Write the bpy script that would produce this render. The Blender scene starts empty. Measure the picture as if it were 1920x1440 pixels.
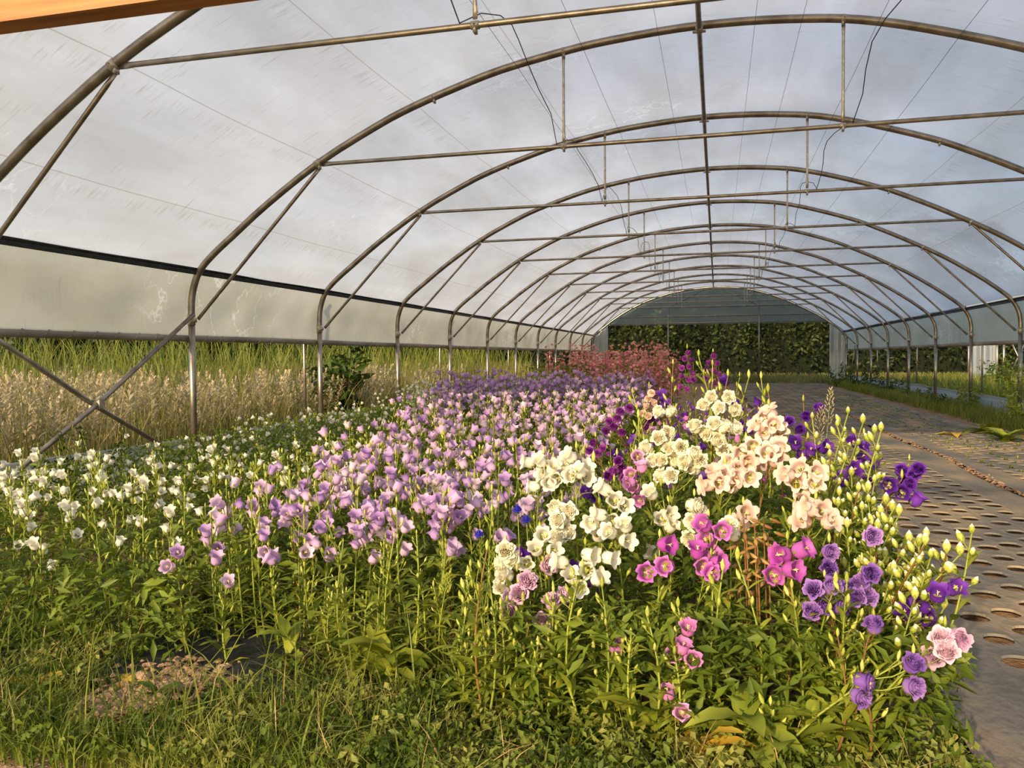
import bpy, math, random
import numpy as np
from mathutils import Vector, Matrix, Quaternion, noise
random.seed(7); rng = np.random.default_rng(7)
S = bpy.context.scene; C = S.collection
PI = math.pi
# ------------------------------------------------------------------ camera, sky, sun, exposure
CAM_H = 1.05
FPX, YAW, PITCH, ROLL = 1506.26, .2502, .0333, -.0084
_F = Vector((-math.sin(YAW)*math.cos(PITCH), math.cos(YAW)*math.cos(PITCH), -math.sin(PITCH)))
_R0 = Vector((math.cos(YAW), math.sin(YAW), 0)); _U0 = _R0.cross(_F)
_R = _R0*math.cos(ROLL)+_U0*math.sin(ROLL); _U = -_R0*math.sin(ROLL)+_U0*math.cos(ROLL)
cam_d = bpy.data.cameras.new('camera'); cam = bpy.data.objects.new('camera', cam_d); C.objects.link(cam)
cam_d.sensor_width = 36; cam_d.lens = FPX*36/1920; cam_d.clip_start = .05; cam_d.clip_end = 500
M = Matrix((_R, _U, -_F)).transposed().to_4x4(); M.translation = Vector((0, 0, CAM_H)); cam.matrix_world = M
S.camera = cam
w = bpy.data.worlds.new('sky'); S.world = w; w.use_nodes = True
nt = w.node_tree; nt.nodes.clear()
sky = nt.nodes.new('ShaderNodeTexSky'); sky.sky_type = 'NISHITA'; sky.sun_disc = False
sky.sun_elevation = math.radians(19); sky.sun_rotation = math.radians(197); sky.dust_density = 1.5; sky.ozone_density = 1.2
bg = nt.nodes.new('ShaderNodeBackground'); wo = nt.nodes.new('ShaderNodeOutputWorld')
nt.links.new(sky.outputs[0], bg.inputs[0]); bg.inputs[1].default_value = .27; nt.links.new(bg.outputs[0], wo.inputs[0])
sun_d = bpy.data.lights.new('sun', 'SUN'); sun = bpy.data.objects.new('sun', sun_d); C.objects.link(sun)
sun_d.energy = 5.0; sun_d.angle = math.radians(1.2); sun_d.color = (1, .77, .48)
SUN_AZ, SUN_EL = math.radians(17), math.radians(19)      # from behind the camera, a little to its left
sdir = Vector((math.sin(SUN_AZ)*math.cos(SUN_EL), math.cos(SUN_AZ)*math.cos(SUN_EL), -math.sin(SUN_EL)))
sun.rotation_euler = sdir.to_track_quat('-Z', 'Y').to_euler(); sun.location = (-6, -20, 8)
S.view_settings.view_transform = 'Standard'; S.view_settings.look = 'None'; S.view_settings.gamma = 1
S.view_settings.use_curve_mapping = False; S.view_settings.exposure = .14

def at(px, py, Y):
    """a point of the place seen at a photograph pixel, at depth Y"""
    v = _F+_R*((px-960)/FPX)-_U*((py-720)/FPX)
    v = v*(Y/v.y); return Vector((v.x, Y, v.z+CAM_H))
def px_of(p):
    """where points of the place (n,3) fall in the photograph"""
    q = np.asarray(p, float)-[0, 0, CAM_H]; z = q@np.array(_F); return 960+FPX*(q@np.array(_R))/z, 720-FPX*(q@np.array(_U))/z
def gnd(px, py, z=0.0):
    v = _F+_R*((px-960)/FPX)-_U*((py-720)/FPX); q = (z-CAM_H)/v.z; return v.x*q, v.y*q
# ------------------------------------------------------------------ mesh helpers
class MB:
    def __init__(s): s.v = []; s.f = []; s.m = []; s.n = 0
    def add(s, v, f, m=0):
        s.v.append(np.asarray(v, float).reshape(-1, 3)); n = s.n; s.n += len(s.v[-1])
        s.f += [tuple(i+n for i in q) for q in f]; s.m += ([m]*len(f) if isinstance(m, int) else list(m)); return s
    def mesh(s, name, mats, smooth=True):
        me = bpy.data.meshes.new(name); me.from_pydata(np.concatenate(s.v).tolist() if s.v else [], [], s.f)
        for m in mats: me.materials.append(m)
        me.polygons.foreach_set('material_index', s.m); me.polygons.foreach_set('use_smooth', [smooth]*len(s.f)); me.update(); return me
def link(name, me, parent=None, loc=None, rot=None, sc=None):
    o = bpy.data.objects.new(name, me); C.objects.link(o)
    if parent: o.parent = parent
    if loc is not None: o.location = loc
    if rot is not None:
        if isinstance(rot, Quaternion): o.rotation_mode = 'QUATERNION'; o.rotation_quaternion = rot
        else: o.rotation_euler = rot
    if sc is not None: o.scale = (sc,)*3 if not hasattr(sc, '__len__') else sc
    return o
def tag(o, label, cat, group=None, kind=None):
    o['label'] = label; o['category'] = cat
    if group: o['group'] = group
    if kind: o['kind'] = kind
    return o
def struct(o): o['kind'] = 'structure'; return o
def thing(name, label, cat, loc, group=None): return tag(link(name, None, None, loc), label, cat, group)
def tube(path, r, n=8, caps=True):
    P = [Vector(p) for p in path]; rs = r if hasattr(r, '__len__') else [r]*len(P); v = []; f = []
    ref = None
    for i, p in enumerate(P):
        t = (P[min(i+1, len(P)-1)]-P[max(i-1, 0)]).normalized()
        if ref is None: ref = t.orthogonal().normalized()
        ref = (ref-t*ref.dot(t)).normalized(); b = t.cross(ref)
        for k in range(n):
            a = 2*PI*k/n; q = p+(ref*math.cos(a)+b*math.sin(a))*rs[i]; v.append(tuple(q))
    for i in range(len(P)-1):
        for k in range(n): f.append((i*n+k, i*n+(k+1) % n, (i+1)*n+(k+1) % n, (i+1)*n+k))
    if caps: f.append(tuple(range(n))[::-1]); f.append(tuple((len(P)-1)*n+k for k in range(n)))
    return v, f
def box(x0, x1, y0, y1, z0, z1):
    return ([(x, y, z) for x in (x0, x1) for y in (y0, y1) for z in (z0, z1)],
            [(0, 1, 3, 2), (4, 6, 7, 5), (0, 4, 5, 1), (2, 3, 7, 6), (0, 2, 6, 4), (1, 5, 7, 3)])
def one(name, vf, mat, parent=None, smooth=True):
    return link(name, MB().add(*vf).mesh(name, [mat], smooth), parent)
def xf(v, loc, q, s=1.0):
    R = np.array(q.to_matrix()); return (np.asarray(v)*s)@R.T+np.array(loc)
def qdir(d, roll=0.0):
    return Vector(d).to_track_quat('Z', 'Y') @ Quaternion((0, 0, 1), roll)
# ------------------------------------------------------------------ materials
def newmat(name):
    m = bpy.data.materials.new(name); m.use_nodes = True; t = m.node_tree; t.nodes.clear()
    o = t.nodes.new('ShaderNodeOutputMaterial'); return m, t, o
def nd(t, k, **kw):
    n = t.nodes.new(k)
    for a, b in kw.items():
        if a.startswith('i_'): n.inputs[int(a[2:]) if a[2:].isdigit() else a[2:].replace('_', ' ')].default_value = b
        else: setattr(n, a, b)
    return n
def lin(c): return tuple(((x/255)/12.92 if x/255 <= .04045 else (((x/255)+.055)/1.055)**2.4) for x in c)+(1,)
def ramp(t, stops):
    r = t.nodes.new('ShaderNodeValToRGB'); e = r.color_ramp.elements
    while len(e) < len(stops): e.new(.5)
    for q, (p, c) in zip(e, stops): q.position = p; q.color = c
    return r
def noise_mat(name, stops, scale=8, rough=.8, bump=0, bscale=40, stretch=(1, 1, 1), metal=0, detail=5, spec=.3, coord='Object'):
    m, t, o = newmat(name); L = t.links
    tc = nd(t, 'ShaderNodeTexCoord'); mp = nd(t, 'ShaderNodeMapping'); mp.inputs['Scale'].default_value = stretch
    L.new(tc.outputs[coord], mp.inputs[0]); n = nd(t, 'ShaderNodeTexNoise'); n.inputs['Scale'].default_value = scale; n.inputs['Detail'].default_value = detail
    L.new(mp.outputs[0], n.inputs['Vector']); r = ramp(t, stops); L.new(n.outputs[0], r.inputs[0])
    b = nd(t, 'ShaderNodeBsdfPrincipled'); b.inputs['Roughness'].default_value = rough; b.inputs['Metallic'].default_value = metal
    b.inputs['Specular IOR Level'].default_value = spec
    L.new(r.outputs[0], b.inputs['Base Color'])
    if bump:
        n2 = nd(t, 'ShaderNodeTexNoise'); n2.inputs['Scale'].default_value = bscale; n2.inputs['Detail'].default_value = 6; L.new(mp.outputs[0], n2.inputs['Vector'])
        bp = nd(t, 'ShaderNodeBump'); bp.inputs['Strength'].default_value = bump; bp.inputs['Distance'].default_value = .02
        L.new(n2.outputs[0], bp.inputs['Height']); L.new(bp.outputs[0], b.inputs['Normal'])
    L.new(b.outputs[0], o.inputs[0]); return m
def leaf_mat(name, ca, cb, trans=.35, rough=.5, cc=None, scale=6, per_object=True):
    """thin living tissue: reflects and lets light through; colour varies by noise and from object to object"""
    m, t, o = newmat(name); L = t.links
    g = nd(t, 'ShaderNodeNewGeometry'); n = nd(t, 'ShaderNodeTexNoise'); n.inputs['Scale'].default_value = scale; n.inputs['Detail'].default_value = 3
    L.new(g.outputs['Position'], n.inputs['Vector'])
    oi = nd(t, 'ShaderNodeObjectInfo'); ad = nd(t, 'ShaderNodeMath', operation='MULTIPLY_ADD')
    L.new(oi.outputs['Random'], ad.inputs[0]); ad.inputs[1].default_value = .5 if per_object else 0; L.new(n.outputs[0], ad.inputs[2])
    sb = nd(t, 'ShaderNodeMath', operation='SUBTRACT'); L.new(ad.outputs[0], sb.inputs[0]); sb.inputs[1].default_value = .25 if per_object else 0
    r = ramp(t, [(.25, lin(ca)), (.5, lin(cc) if cc else lin(tuple((a+b)/2 for a, b in zip(ca, cb)))), (.75, lin(cb))]); L.new(sb.outputs[0], r.inputs[0])
    b = nd(t, 'ShaderNodeBsdfPrincipled'); b.inputs['Roughness'].default_value = rough; b.inputs['Specular IOR Level'].default_value = .25
    L.new(r.outputs[0], b.inputs['Base Color']); tr = nd(t, 'ShaderNodeBsdfTranslucent'); L.new(r.outputs[0], tr.inputs[0])
    mx = nd(t, 'ShaderNodeMixShader'); mx.inputs[0].default_value = trans
    L.new(b.outputs[0], mx.inputs[1]); L.new(tr.outputs[0], mx.inputs[2]); L.new(mx.outputs[0], o.inputs[0]); return m
def film_mat(name, col, dirt, clear=.3, gloss=.08, streak=(1.2, .35, 1.2), seams=()):
    m, t, o = newmat(name); L = t.links
    tc = nd(t, 'ShaderNodeTexCoord'); mp = nd(t, 'ShaderNodeMapping'); mp.inputs['Scale'].default_value = streak; L.new(tc.outputs['UV'], mp.inputs[0])
    n = nd(t, 'ShaderNodeTexNoise'); n.inputs['Scale'].default_value = 1.0; n.inputs['Detail'].default_value = 9; n.inputs['Roughness'].default_value = .62; L.new(mp.outputs[0], n.inputs['Vector'])
    mp2 = nd(t, 'ShaderNodeMapping'); mp2.inputs['Scale'].default_value = (2.2, 26, 1); L.new(tc.outputs['UV'], mp2.inputs[0])
    n2 = nd(t, 'ShaderNodeTexNoise'); n2.inputs['Scale'].default_value = 1.2; n2.inputs['Detail'].default_value = 8; n2.inputs['Roughness'].default_value = .7; L.new(mp2.outputs[0], n2.inputs['Vector'])
    r = ramp(t, [(.25, lin(dirt)), (.7, lin(col))]); L.new(n.outputs[0], r.inputs[0])
    r2 = ramp(t, [(.28, (.62, .56, .48, 1)), (.42, (1, 1, 1, 1))]); L.new(n2.outputs[0], r2.inputs[0])
    mu = nd(t, 'ShaderNodeMixRGB', blend_type='MULTIPLY'); mu.inputs[0].default_value = .8; L.new(r.outputs[0], mu.inputs[1]); L.new(r2.outputs[0], mu.inputs[2])
    # white dried drip squiggles
    n3 = nd(t, 'ShaderNodeTexNoise'); n3.inputs['Scale'].default_value = 2.6; n3.inputs['Detail'].default_value = 5; L.new(tc.outputs['UV'], n3.inputs['Vector'])
    n4 = nd(t, 'ShaderNodeTexNoise'); n4.inputs['Scale'].default_value = .35; L.new(tc.outputs['UV'], n4.inputs['Vector'])
    r3 = ramp(t, [(.488, (0, 0, 0, 1)), (.5, (1, 1, 1, 1)), (.512, (0, 0, 0, 1))]); L.new(n3.outputs[0], r3.inputs[0])
    r4 = ramp(t, [(.54, (0, 0, 0, 1)), (.66, (.6, .6, .6, 1))]); L.new(n4.outputs[0], r4.inputs[0])
    mm = nd(t, 'ShaderNodeMath', operation='MULTIPLY'); L.new(r3.outputs[0], mm.inputs[0]); L.new(r4.outputs[0], mm.inputs[1])
    mw = nd(t, 'ShaderNodeMixRGB'); L.new(mm.outputs[0], mw.inputs[0]); L.new(mu.outputs[0], mw.inputs[1]); mw.inputs[2].default_value = (.97, .97, .97, 1)
    if seams:      # grimy fold lines of the film, running along the tunnel, with drip marks below them
        sx = nd(t, 'ShaderNodeSeparateXYZ'); L.new(tc.outputs['UV'], sx.inputs[0]); prev = mw
        for u0 in seams:
            for half, amt, drip in ((.006, .55, False), (.11, .5, True)):
                ds = nd(t, 'ShaderNodeMath', operation='SUBTRACT'); L.new(sx.outputs[0], ds.inputs[0]); ds.inputs[1].default_value = u0-(0 if not drip else (.1 if u0 < 5.5 else -.1))
                ab = nd(t, 'ShaderNodeMath', operation='ABSOLUTE'); L.new(ds.outputs[0], ab.inputs[0])
                mr = nd(t, 'ShaderNodeMapRange'); L.new(ab.outputs[0], mr.inputs[0]); mr.inputs[1].default_value = half; mr.inputs[2].default_value = 0 if drip else half*.3; mr.inputs[3].default_value = 0; mr.inputs[4].default_value = amt
                fac = mr.outputs[0]
                if drip:
                    rr_ = ramp(t, [(.5, (0, 0, 0, 1)), (.66, (1, 1, 1, 1))]); L.new(n2.outputs[0], rr_.inputs[0]); mlt = nd(t, 'ShaderNodeMath', operation='MULTIPLY'); L.new(mr.outputs[0], mlt.inputs[0]); L.new(rr_.outputs[0], mlt.inputs[1]); fac = mlt.outputs[0]
                mq = nd(t, 'ShaderNodeMixRGB'); L.new(fac, mq.inputs[0]); L.new(prev.outputs[0], mq.inputs[1]); mq.inputs[2].default_value = lin((150, 132, 108)); prev = mq
        mw = prev
    tr = nd(t, 'ShaderNodeBsdfTranslucent'); df = nd(t, 'ShaderNodeBsdfDiffuse'); L.new(mw.outputs[0], tr.inputs[0]); L.new(mw.outputs[0], df.inputs[0])
    m1 = nd(t, 'ShaderNodeMixShader'); m1.inputs[0].default_value = .72; L.new(df.outputs[0], m1.inputs[1]); L.new(tr.outputs[0], m1.inputs[2])
    gl = nd(t, 'ShaderNodeBsdfGlossy'); gl.inputs['Roughness'].default_value = .3; m2 = nd(t, 'ShaderNodeMixShader'); m2.inputs[0].default_value = gloss
    L.new(m1.outputs[0], m2.inputs[1]); L.new(gl.outputs[0], m2.inputs[2])
    cl = nd(t, 'ShaderNodeBsdfTransparent'); L.new(mw.outputs[0], cl.inputs[0]); m3 = nd(t, 'ShaderNodeMixShader'); m3.inputs[0].default_value = clear
    L.new(m2.outputs[0], m3.inputs[1]); L.new(cl.outputs[0], m3.inputs[2]); L.new(m3.outputs[0], o.inputs[0]); return m
steel = noise_mat('galvanised steel', [(.3, lin((116, 107, 95))), (.7, lin((164, 154, 140)))], 9, .36, .05, 90, metal=.8)
steel2 = noise_mat('zinc fitting', [(.3, lin((150, 140, 122))), (.7, lin((196, 186, 168)))], 30, .4, metal=.7)
blackp = noise_mat('black plastic rail', [(.3, lin((14, 14, 16))), (.7, lin((34, 34, 36)))], 12, .35)
wire_m = noise_mat('wire', [(.3, lin((70, 66, 60))), (.7, lin((110, 104, 96)))], 20, .6)
cable_m = noise_mat('cable', [(.3, lin((34, 32, 32))), (.7, lin((60, 56, 54)))], 20, .6)
wood = noise_mat('planed softwood', [(.25, lin((120, 70, 32))), (.5, lin((160, 104, 54))), (.75, lin((176, 124, 70)))], 3, .55, .1, 30, stretch=(.6, 8, 14))
soil = noise_mat('dry soil', [(.25, lin((98, 76, 54))), (.5, lin((150, 118, 88))), (.75, lin((186, 152, 118)))], 14, .95, .8, 60)
soil_dark = noise_mat('damp soil', [(.3, lin((44, 36, 26))), (.7, lin((92, 74, 52)))], 6, .95, .6, 40)
fieldg = noise_mat('field floor', [(.25, lin((62, 74, 28))), (.5, lin((98, 104, 46))), (.75, lin((150, 138, 84)))], 1.2, .95, .4, 30)
fabric = noise_mat('woven ground fabric', [(.28, lin((96, 94, 90))), (.46, lin((118, 112, 102))), (.56, lin((138, 124, 104))), (.72, lin((170, 148, 116)))], 2.6, .85, .5, 34, stretch=(1, .5, 1), detail=12, spec=.15)
fabric_b = noise_mat('black ground fabric', [(.25, lin((22, 23, 26))), (.6, lin((46, 48, 50))), (.85, lin((104, 96, 84)))], 5, .45, .5, 16, detail=9)
film = film_mat('polythene film', (222, 225, 230), (186, 187, 186), .06, seams=(.62, 1.55, 2.55, 3.55, 7.6, 8.55))
curtain = film_mat('weathered side curtain', (206, 204, 192), (164, 162, 146), .06, .1, (1, .5, 1))
gfilm = film_mat('gable film', (196, 208, 206), (168, 182, 178), .62, .08, (.6, 3, 1))
skirt_m = film_mat('skirt film', (214, 218, 222), (170, 172, 166), .1, .06)
hoopc = leaf_mat
G_LEAF = leaf_mat('bellflower leaf', (92, 106, 30), (168, 170, 58), .35, cc=(128, 138, 42))
G_LEAFY = leaf_mat('pale yellow-green leaf', (118, 130, 40), (178, 184, 76), .35)
G_STEM = leaf_mat('green stem', (112, 124, 44), (150, 156, 66), .1)
R_STEM = leaf_mat('reddish stem', (96, 62, 36), (130, 96, 50), .05)
G_DARK = leaf_mat('deep green leaf', (48, 66, 18), (84, 104, 30), .3)
G_DRY = leaf_mat('withered leaf', (132, 84, 44), (190, 150, 96), .3)
G_GRASS = leaf_mat('grass blade', (80, 94, 32), (156, 150, 70), .35, scale=2.5, per_object=False, cc=(112, 120, 44))
G_MEAD = leaf_mat('meadow grass', (88, 92, 42), (172, 154, 96), .35, scale=1.1, per_object=False, cc=(122, 118, 58))
G_PLUME = leaf_mat('buff seedhead', (164, 146, 108), (210, 194, 156), .35, scale=3, per_object=False)
G_HEDGE = leaf_mat('hedge leaf', (34, 44, 14), (84, 94, 34), .3, scale=.5, per_object=False, cc=(52, 62, 22))
G_CORE = noise_mat('painted inner shade', [(.3, lin((12, 16, 6))), (.7, lin((26, 32, 12)))], 3, 1)  # near-black: the shade deep among leaves, painted as colour
BARK = noise_mat('bark', [(.3, lin((60, 46, 34))), (.7, lin((128, 98, 68)))], 6, .9, .5, 20, stretch=(1, 1, .3))
YEL = leaf_mat('yellowed leaf', (206, 168, 52), (226, 190, 84), .3)
BUDG = leaf_mat('yellow-green bud', (162, 170, 62), (208, 204, 112), .3, scale=12)
CALYX = leaf_mat('calyx', (120, 134, 44), (166, 172, 74), .25)
PISTIL = leaf_mat('pistil', (226, 196, 110), (244, 224, 150), .1)
def petal(name, a, b): return leaf_mat(name, a, b, .38, .55, scale=14)
P = {'white': petal('white petal', (226, 220, 200), (240, 235, 218)),
     'cream': petal('cream petal', (236, 229, 200), (246, 241, 220)),
     'lilac': petal('lilac petal', (176, 138, 196), (214, 180, 212)),
     'palelilac': petal('pale lilac petal', (206, 176, 206), (228, 204, 218)),
     'blush': petal('blush petal', (228, 192, 176), (240, 216, 200)),
     'magenta': petal('magenta petal', (176, 76, 168), (214, 126, 200)),
     'rose': petal('rose petal', (206, 124, 186), (232, 164, 212)),
     'pinklilac': petal('pink-lilac petal', (208, 168, 196), (230, 200, 210)),
     'violet': petal('violet petal', (132, 90, 172), (182, 140, 204)),
     'deep': petal('deep purple petal', (84, 34, 136), (124, 62, 176)),
     'plum': petal('plum petal', (118, 44, 130), (170, 80, 170)),
     'pink': petal('pink petal', (216, 124, 140), (240, 178, 176)),
     'blue': petal('cornflower petal', (74, 70, 196), (112, 108, 222)),
     'yellow': petal('yellow petal', (236, 206, 40), (250, 226, 80))}
# ------------------------------------------------------------------ ground
XL, XR = -4.77, 4.56
Y0 = 6.564; SP = 2.5
def hy(i): return Y0+SP*i
YG = hy(10)-.05
def grid(xs, ys, zf):
    v = [(x, y, zf(x, y)) for y in ys for x in xs]; n = len(xs)
    f = [(j*n+i, j*n+i+1, (j+1)*n+i+1, (j+1)*n+i) for j in range(len(ys)-1) for i in range(n-1)]
    return v, f
def soilz(x, y): return .012*noise.noise((x*3, y*3, 0))+.008*noise.noise((x*9, y*9, 3))-.03
struct(one('floor', grid(np.linspace(-4.9, 4.7, 90), np.concatenate([np.linspace(-.6, 6, 80), np.linspace(6.1, YG+.6, 110)]), soilz), soil))
def fz(x, y):
    z = -.05+.02*noise.noise((x*.2, y*.2, 1))
    if -4.9 < x < 4.7 and -.6 < y < YG+.6: z -= .12
    return z
struct(one('field_ground', grid(sorted(list(np.linspace(-70, 70, 60))+[-4.95, -4.85, 4.65, 4.75]), sorted(list(np.linspace(-12, 95, 60))+[-.65, -.55, YG+.55, YG+.65]), fz), fieldg))
# perforated ground fabric: every planting hole is cut through the sheet
def hole_sheet(cols, xa, xb, y0, y1, cw, pitch, r, edge_l, edge_r, seed):
    mb = MB(); rn = random.Random(seed)
    def zz(x, y):
        e = min(abs(x-edge_l(y)), abs(x-edge_r(y)))
        return .012+.010*noise.noise((x*2.2, y*1.1, seed))+.005*noise.noise((x*7, y*4, seed+5))+(.008 if e < .05 else 0)
    for k in range(cols):
        x0 = xa+k*cw; off = pitch/2 if k % 2 else 0
        n = int((y1-y0)/pitch)-1
        for j in range(-1, n+1):
            ya = max(y0, y0+j*pitch+off); yb = min(y1, y0+(j+1)*pitch+off)
            if j == n: yb = y1
            if yb-ya < .01: continue
            full = yb-ya > pitch*.9
            per = [(x0, ya), (x0+cw/2, ya), (x0+cw, ya), (x0+cw, (ya+yb)/2), (x0+cw, yb), (x0+cw/2, yb), (x0, yb), (x0, (ya+yb)/2)]
            if not full: mb.add([(x, y, zz(x, y)) for x, y in per], [tuple(range(8))]); continue
            cx = x0+cw/2+rn.uniform(-.008, .008); cy = (ya+yb)/2+rn.uniform(-.012, .012); rr = r*rn.uniform(.88, 1.05)
            ring = []; 
            for q in range(16):
                px_, py_ = per[q//2]; nx, ny = per[(q//2+1) % 8]
                if q % 2: px_, py_ = (px_+nx)/2, (py_+ny)/2
                a = math.atan2(py_-cy, px_-cx); ring.append((px_, py_, a))
            v = [(x, y, zz(x, y)) for x, y, _ in ring]+[(cx+rr*math.cos(a), cy+rr*math.sin(a)*.95, zz(cx, cy)+(.006 if math.sin(a) > .3 else .001)) for *_, a in ring]
            v += [(x*.0+cx+rr*.97*math.cos(a), cy+rr*.92*math.sin(a), zz(cx, cy)-.004) for x, y, a in ring]
            f = [(q, (q+1) % 16, 16+(q+1) % 16, 16+q) for q in range(16)]+[(16+q, 16+(q+1) % 16, 32+(q+1) % 16, 32+q) for q in range(16)]
            mb.add(v, f)
    ys = np.linspace(y0, y1, 150)
    for (ea, eb) in ((lambda y: edge_l(y), lambda y: xa), (lambda y: xa+cols*cw, lambda y: edge_r(y))):
        v = []; 
        for y in ys:
            for t in np.linspace(0, 1, 6):
                x = ea(y)*(1-t)+eb(y)*t; v.append((x, y, zz(x, y)))
        f = [(j*6+i, j*6+i+1, (j+1)*6+i+1, (j+1)*6+i) for j in range(len(ys)-1) for i in range(5)]
        mb.add(v, f)
    return mb
seam = lambda y: 2.14+.03*math.sin(y*.9)+.02*math.sin(y*2.3)
tag(link('ground_cover', hole_sheet(7, .91, 1.9, 1.7, 31.2, .14, .235, .06, lambda y: .66+.02*math.sin(y*2), lambda y: seam(y)-.02, 1).mesh('ground_cover', [fabric], False)),
    'grey woven ground fabric with rows of empty round planting holes, beside the flowers', 'ground cover')
tag(link('ground_cover', hole_sheet(7, 2.38, 3.36, 3.0, 31.2, .14, .235, .052, lambda y: seam(y)+.04, lambda y: 3.52+.03*math.sin(y*.7), 2).mesh('ground_cover', [fabric], False)),
    'grey woven ground fabric with seedlings in its holes, next to the right posts', 'ground cover')
cz = lambda x, y: .01+.028*noise.noise((x*2.4, y*2.4, 7))+.01*noise.noise((x*9, y*9, 9))
tag(one('ground_cover', grid(np.linspace(-2.1, -.85, 40), np.linspace(2.15, 3.3, 34), cz), fabric_b),
    'crumpled black ground fabric under the lilac bellflowers at the lower left', 'ground cover')
# soil line heaped along the seam between the two fabrics
mb = MB(); ico = [(0, 0, 1), (.9, 0, .3), (.28, .85, .3), (-.72, .53, .25), (-.72, -.53, .35), (.28, -.85, .3), (0, 0, -.5)]
icf = [(0, 1, 2), (0, 2, 3), (0, 3, 4), (0, 4, 5), (0, 5, 1), (6, 2, 1), (6, 3, 2), (6, 4, 3), (6, 5, 4), (6, 1, 5)]
def clod(mb, x, y, z, s):
    v = np.array(ico)*np.array([s*random.uniform(.7, 1.4), s*random.uniform(.7, 1.3), s*random.uniform(.5, .9)])*(1+rng.uniform(-.25, .25, (7, 1)))
    a = random.uniform(0, 6.3); R = np.array([[math.cos(a), -math.sin(a), 0], [math.sin(a), math.cos(a), 0], [0, 0, 1]])
    mb.add(v@R.T+[x, y, z], icf)
for k in range(1700):
    y = 2.5+28*random.random()**1.7; clod(mb, seam(y)+random.gauss(.01, .022), y, .018, random.uniform(.006, .02))
tag(link('soil_ridge', mb.mesh('soil_ridge', [soil], False)), 'thin line of crumbled soil along the seam of the ground fabrics', 'soil', kind='stuff')
mb = MB()
for k in range(1100):
    a_, b_ = random.gauss(0, 1), random.gauss(0, 1); x, y = gnd(262+a_*52, 1318-a_*14+b_*18) if k % 5 else gnd(360+a_*45, 1286+b_*14)
    clod(mb, x, y, .015+.02*random.random(), random.uniform(.006, .022))
tag(link('soil_heap', mb.mesh('soil_heap', [soil], False)), 'patch of dry soil crumbs on the fabric at the lower left', 'soil', kind='stuff')
# ------------------------------------------------------------------ hoops
PROF = [(-4.77, 0), (-4.77, 1.42), (-4.765, 1.6), (-4.735, 1.74), (-4.67, 1.88), (-4.53, 2.02), (-4.31, 2.19), (-3.95, 2.46), (-3.423, 2.80), (-2.87, 3.075), (-2.54, 3.21), (-2.155, 3.335), (-1.747, 3.45), (-1.235, 3.545), (-.854, 3.595), (-.29, 3.635),
        (.2, 3.635), (.661, 3.605), (1.04, 3.555), (1.5, 3.44), (2.106, 3.245), (2.45, 3.10), (2.9, 2.885), (3.468, 2.585), (3.95, 2.275), (4.25, 2.05), (4.42, 1.90), (4.52, 1.74), (4.56, 1.58), (4.565, 1.42), (4.565, 0)]
def spline(pts, n):
    out = []
    for i in range(len(pts)-1):
        p0, p1, p2, p3 = [Vector(pts[max(0, min(len(pts)-1, j))]) for j in (i-1, i, i+1, i+2)]
        for k in range(n):
            t = k/n; out.append(.5*((2*p1)+(-p0+p2)*t+(2*p0-5*p1+4*p2-p3)*t*t+(-p0+3*p1-3*p2+p3)*t**3))
    out.append(Vector(pts[-1])); return out
ARCH = spline(PROF[1:-1], 3)
def az(x):
    for a, b in zip(ARCH[:-1], ARCH[1:]):
        if a.x <= x <= b.x and b.x > a.x: return a.y+(b.y-a.y)*(x-a.x)/(b.x-a.x)
    return 1.5
ORD = {-2: 'nearest, mostly above the frame', -1: 'second, cut by the left edge of the frame', 0: 'third, its left post rising beside the crossed braces', 1: 'fourth from the camera', 2: 'fifth from the camera', 3: 'sixth from the camera', 4: 'seventh from the camera', 5: 'eighth from the camera', 6: 'ninth from the camera', 7: 'tenth from the camera', 8: 'third before the end gable', 9: 'last one before the end gable'}
ORD[8] = 'second before the end gable'
CLX, CRX, CZ = -3.424, 3.153, CAM_H+1.728
HLX, HRX = -1.22, .921
arch_me = MB().add(*tube([(p.x, 0, p.y) for p in ARCH], .032, 10, False)).mesh('arch', [steel])
def post_me(x): return MB().add(*tube([(x, 0, -.03), (x, 0, 1.43)], .031, 12)).mesh('post', [steel])
pL, pR = post_me(XL), post_me(4.565)
def flat_end(a, b, r):   # a bar squashed flat at its two bolted ends
    a, b = Vector(a), Vector(b); d = (b-a).normalized(); L = (b-a).length
    e = min(.1, L*.2); v, f = tube([a, a+d*e*.55, a+d*e, b-d*e, b-d*e*.55, b], [r*.9, r*.9, r, r, r*.9, r*.9], 8)
    v = np.array(v); s = d.orthogonal().normalized()
    for k in (0, 1, 4, 5):
        c = v[k*8:(k+1)*8].mean(0); q = v[k*8:(k+1)*8]-c; q[:, 1] *= .3; v[k*8:(k+1)*8] = c+q*[1.3, 1, 1.3]
    return v, f
tie_me = MB().add(*flat_end((CLX+.02, 0, CZ), (CRX-.02, 0, CZ), .0175)).mesh('tie_bar', [steel])
brL = MB().add(*flat_end((CLX, 0, CZ-.03), (XL+.07, 0, 1.43), .016)).mesh('brace', [steel])
brR = MB().add(*flat_end((CRX, 0, CZ-.03), (4.5, 0, 1.40), .016)).mesh('brace', [steel])
def hang_me(x): return MB().add(*flat_end((x, 0, CZ+.03), (x, 0, az(x)-.03), .011)).mesh('hanger', [steel2])
hL, hR = hang_me(HLX), hang_me(HRX)
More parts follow.
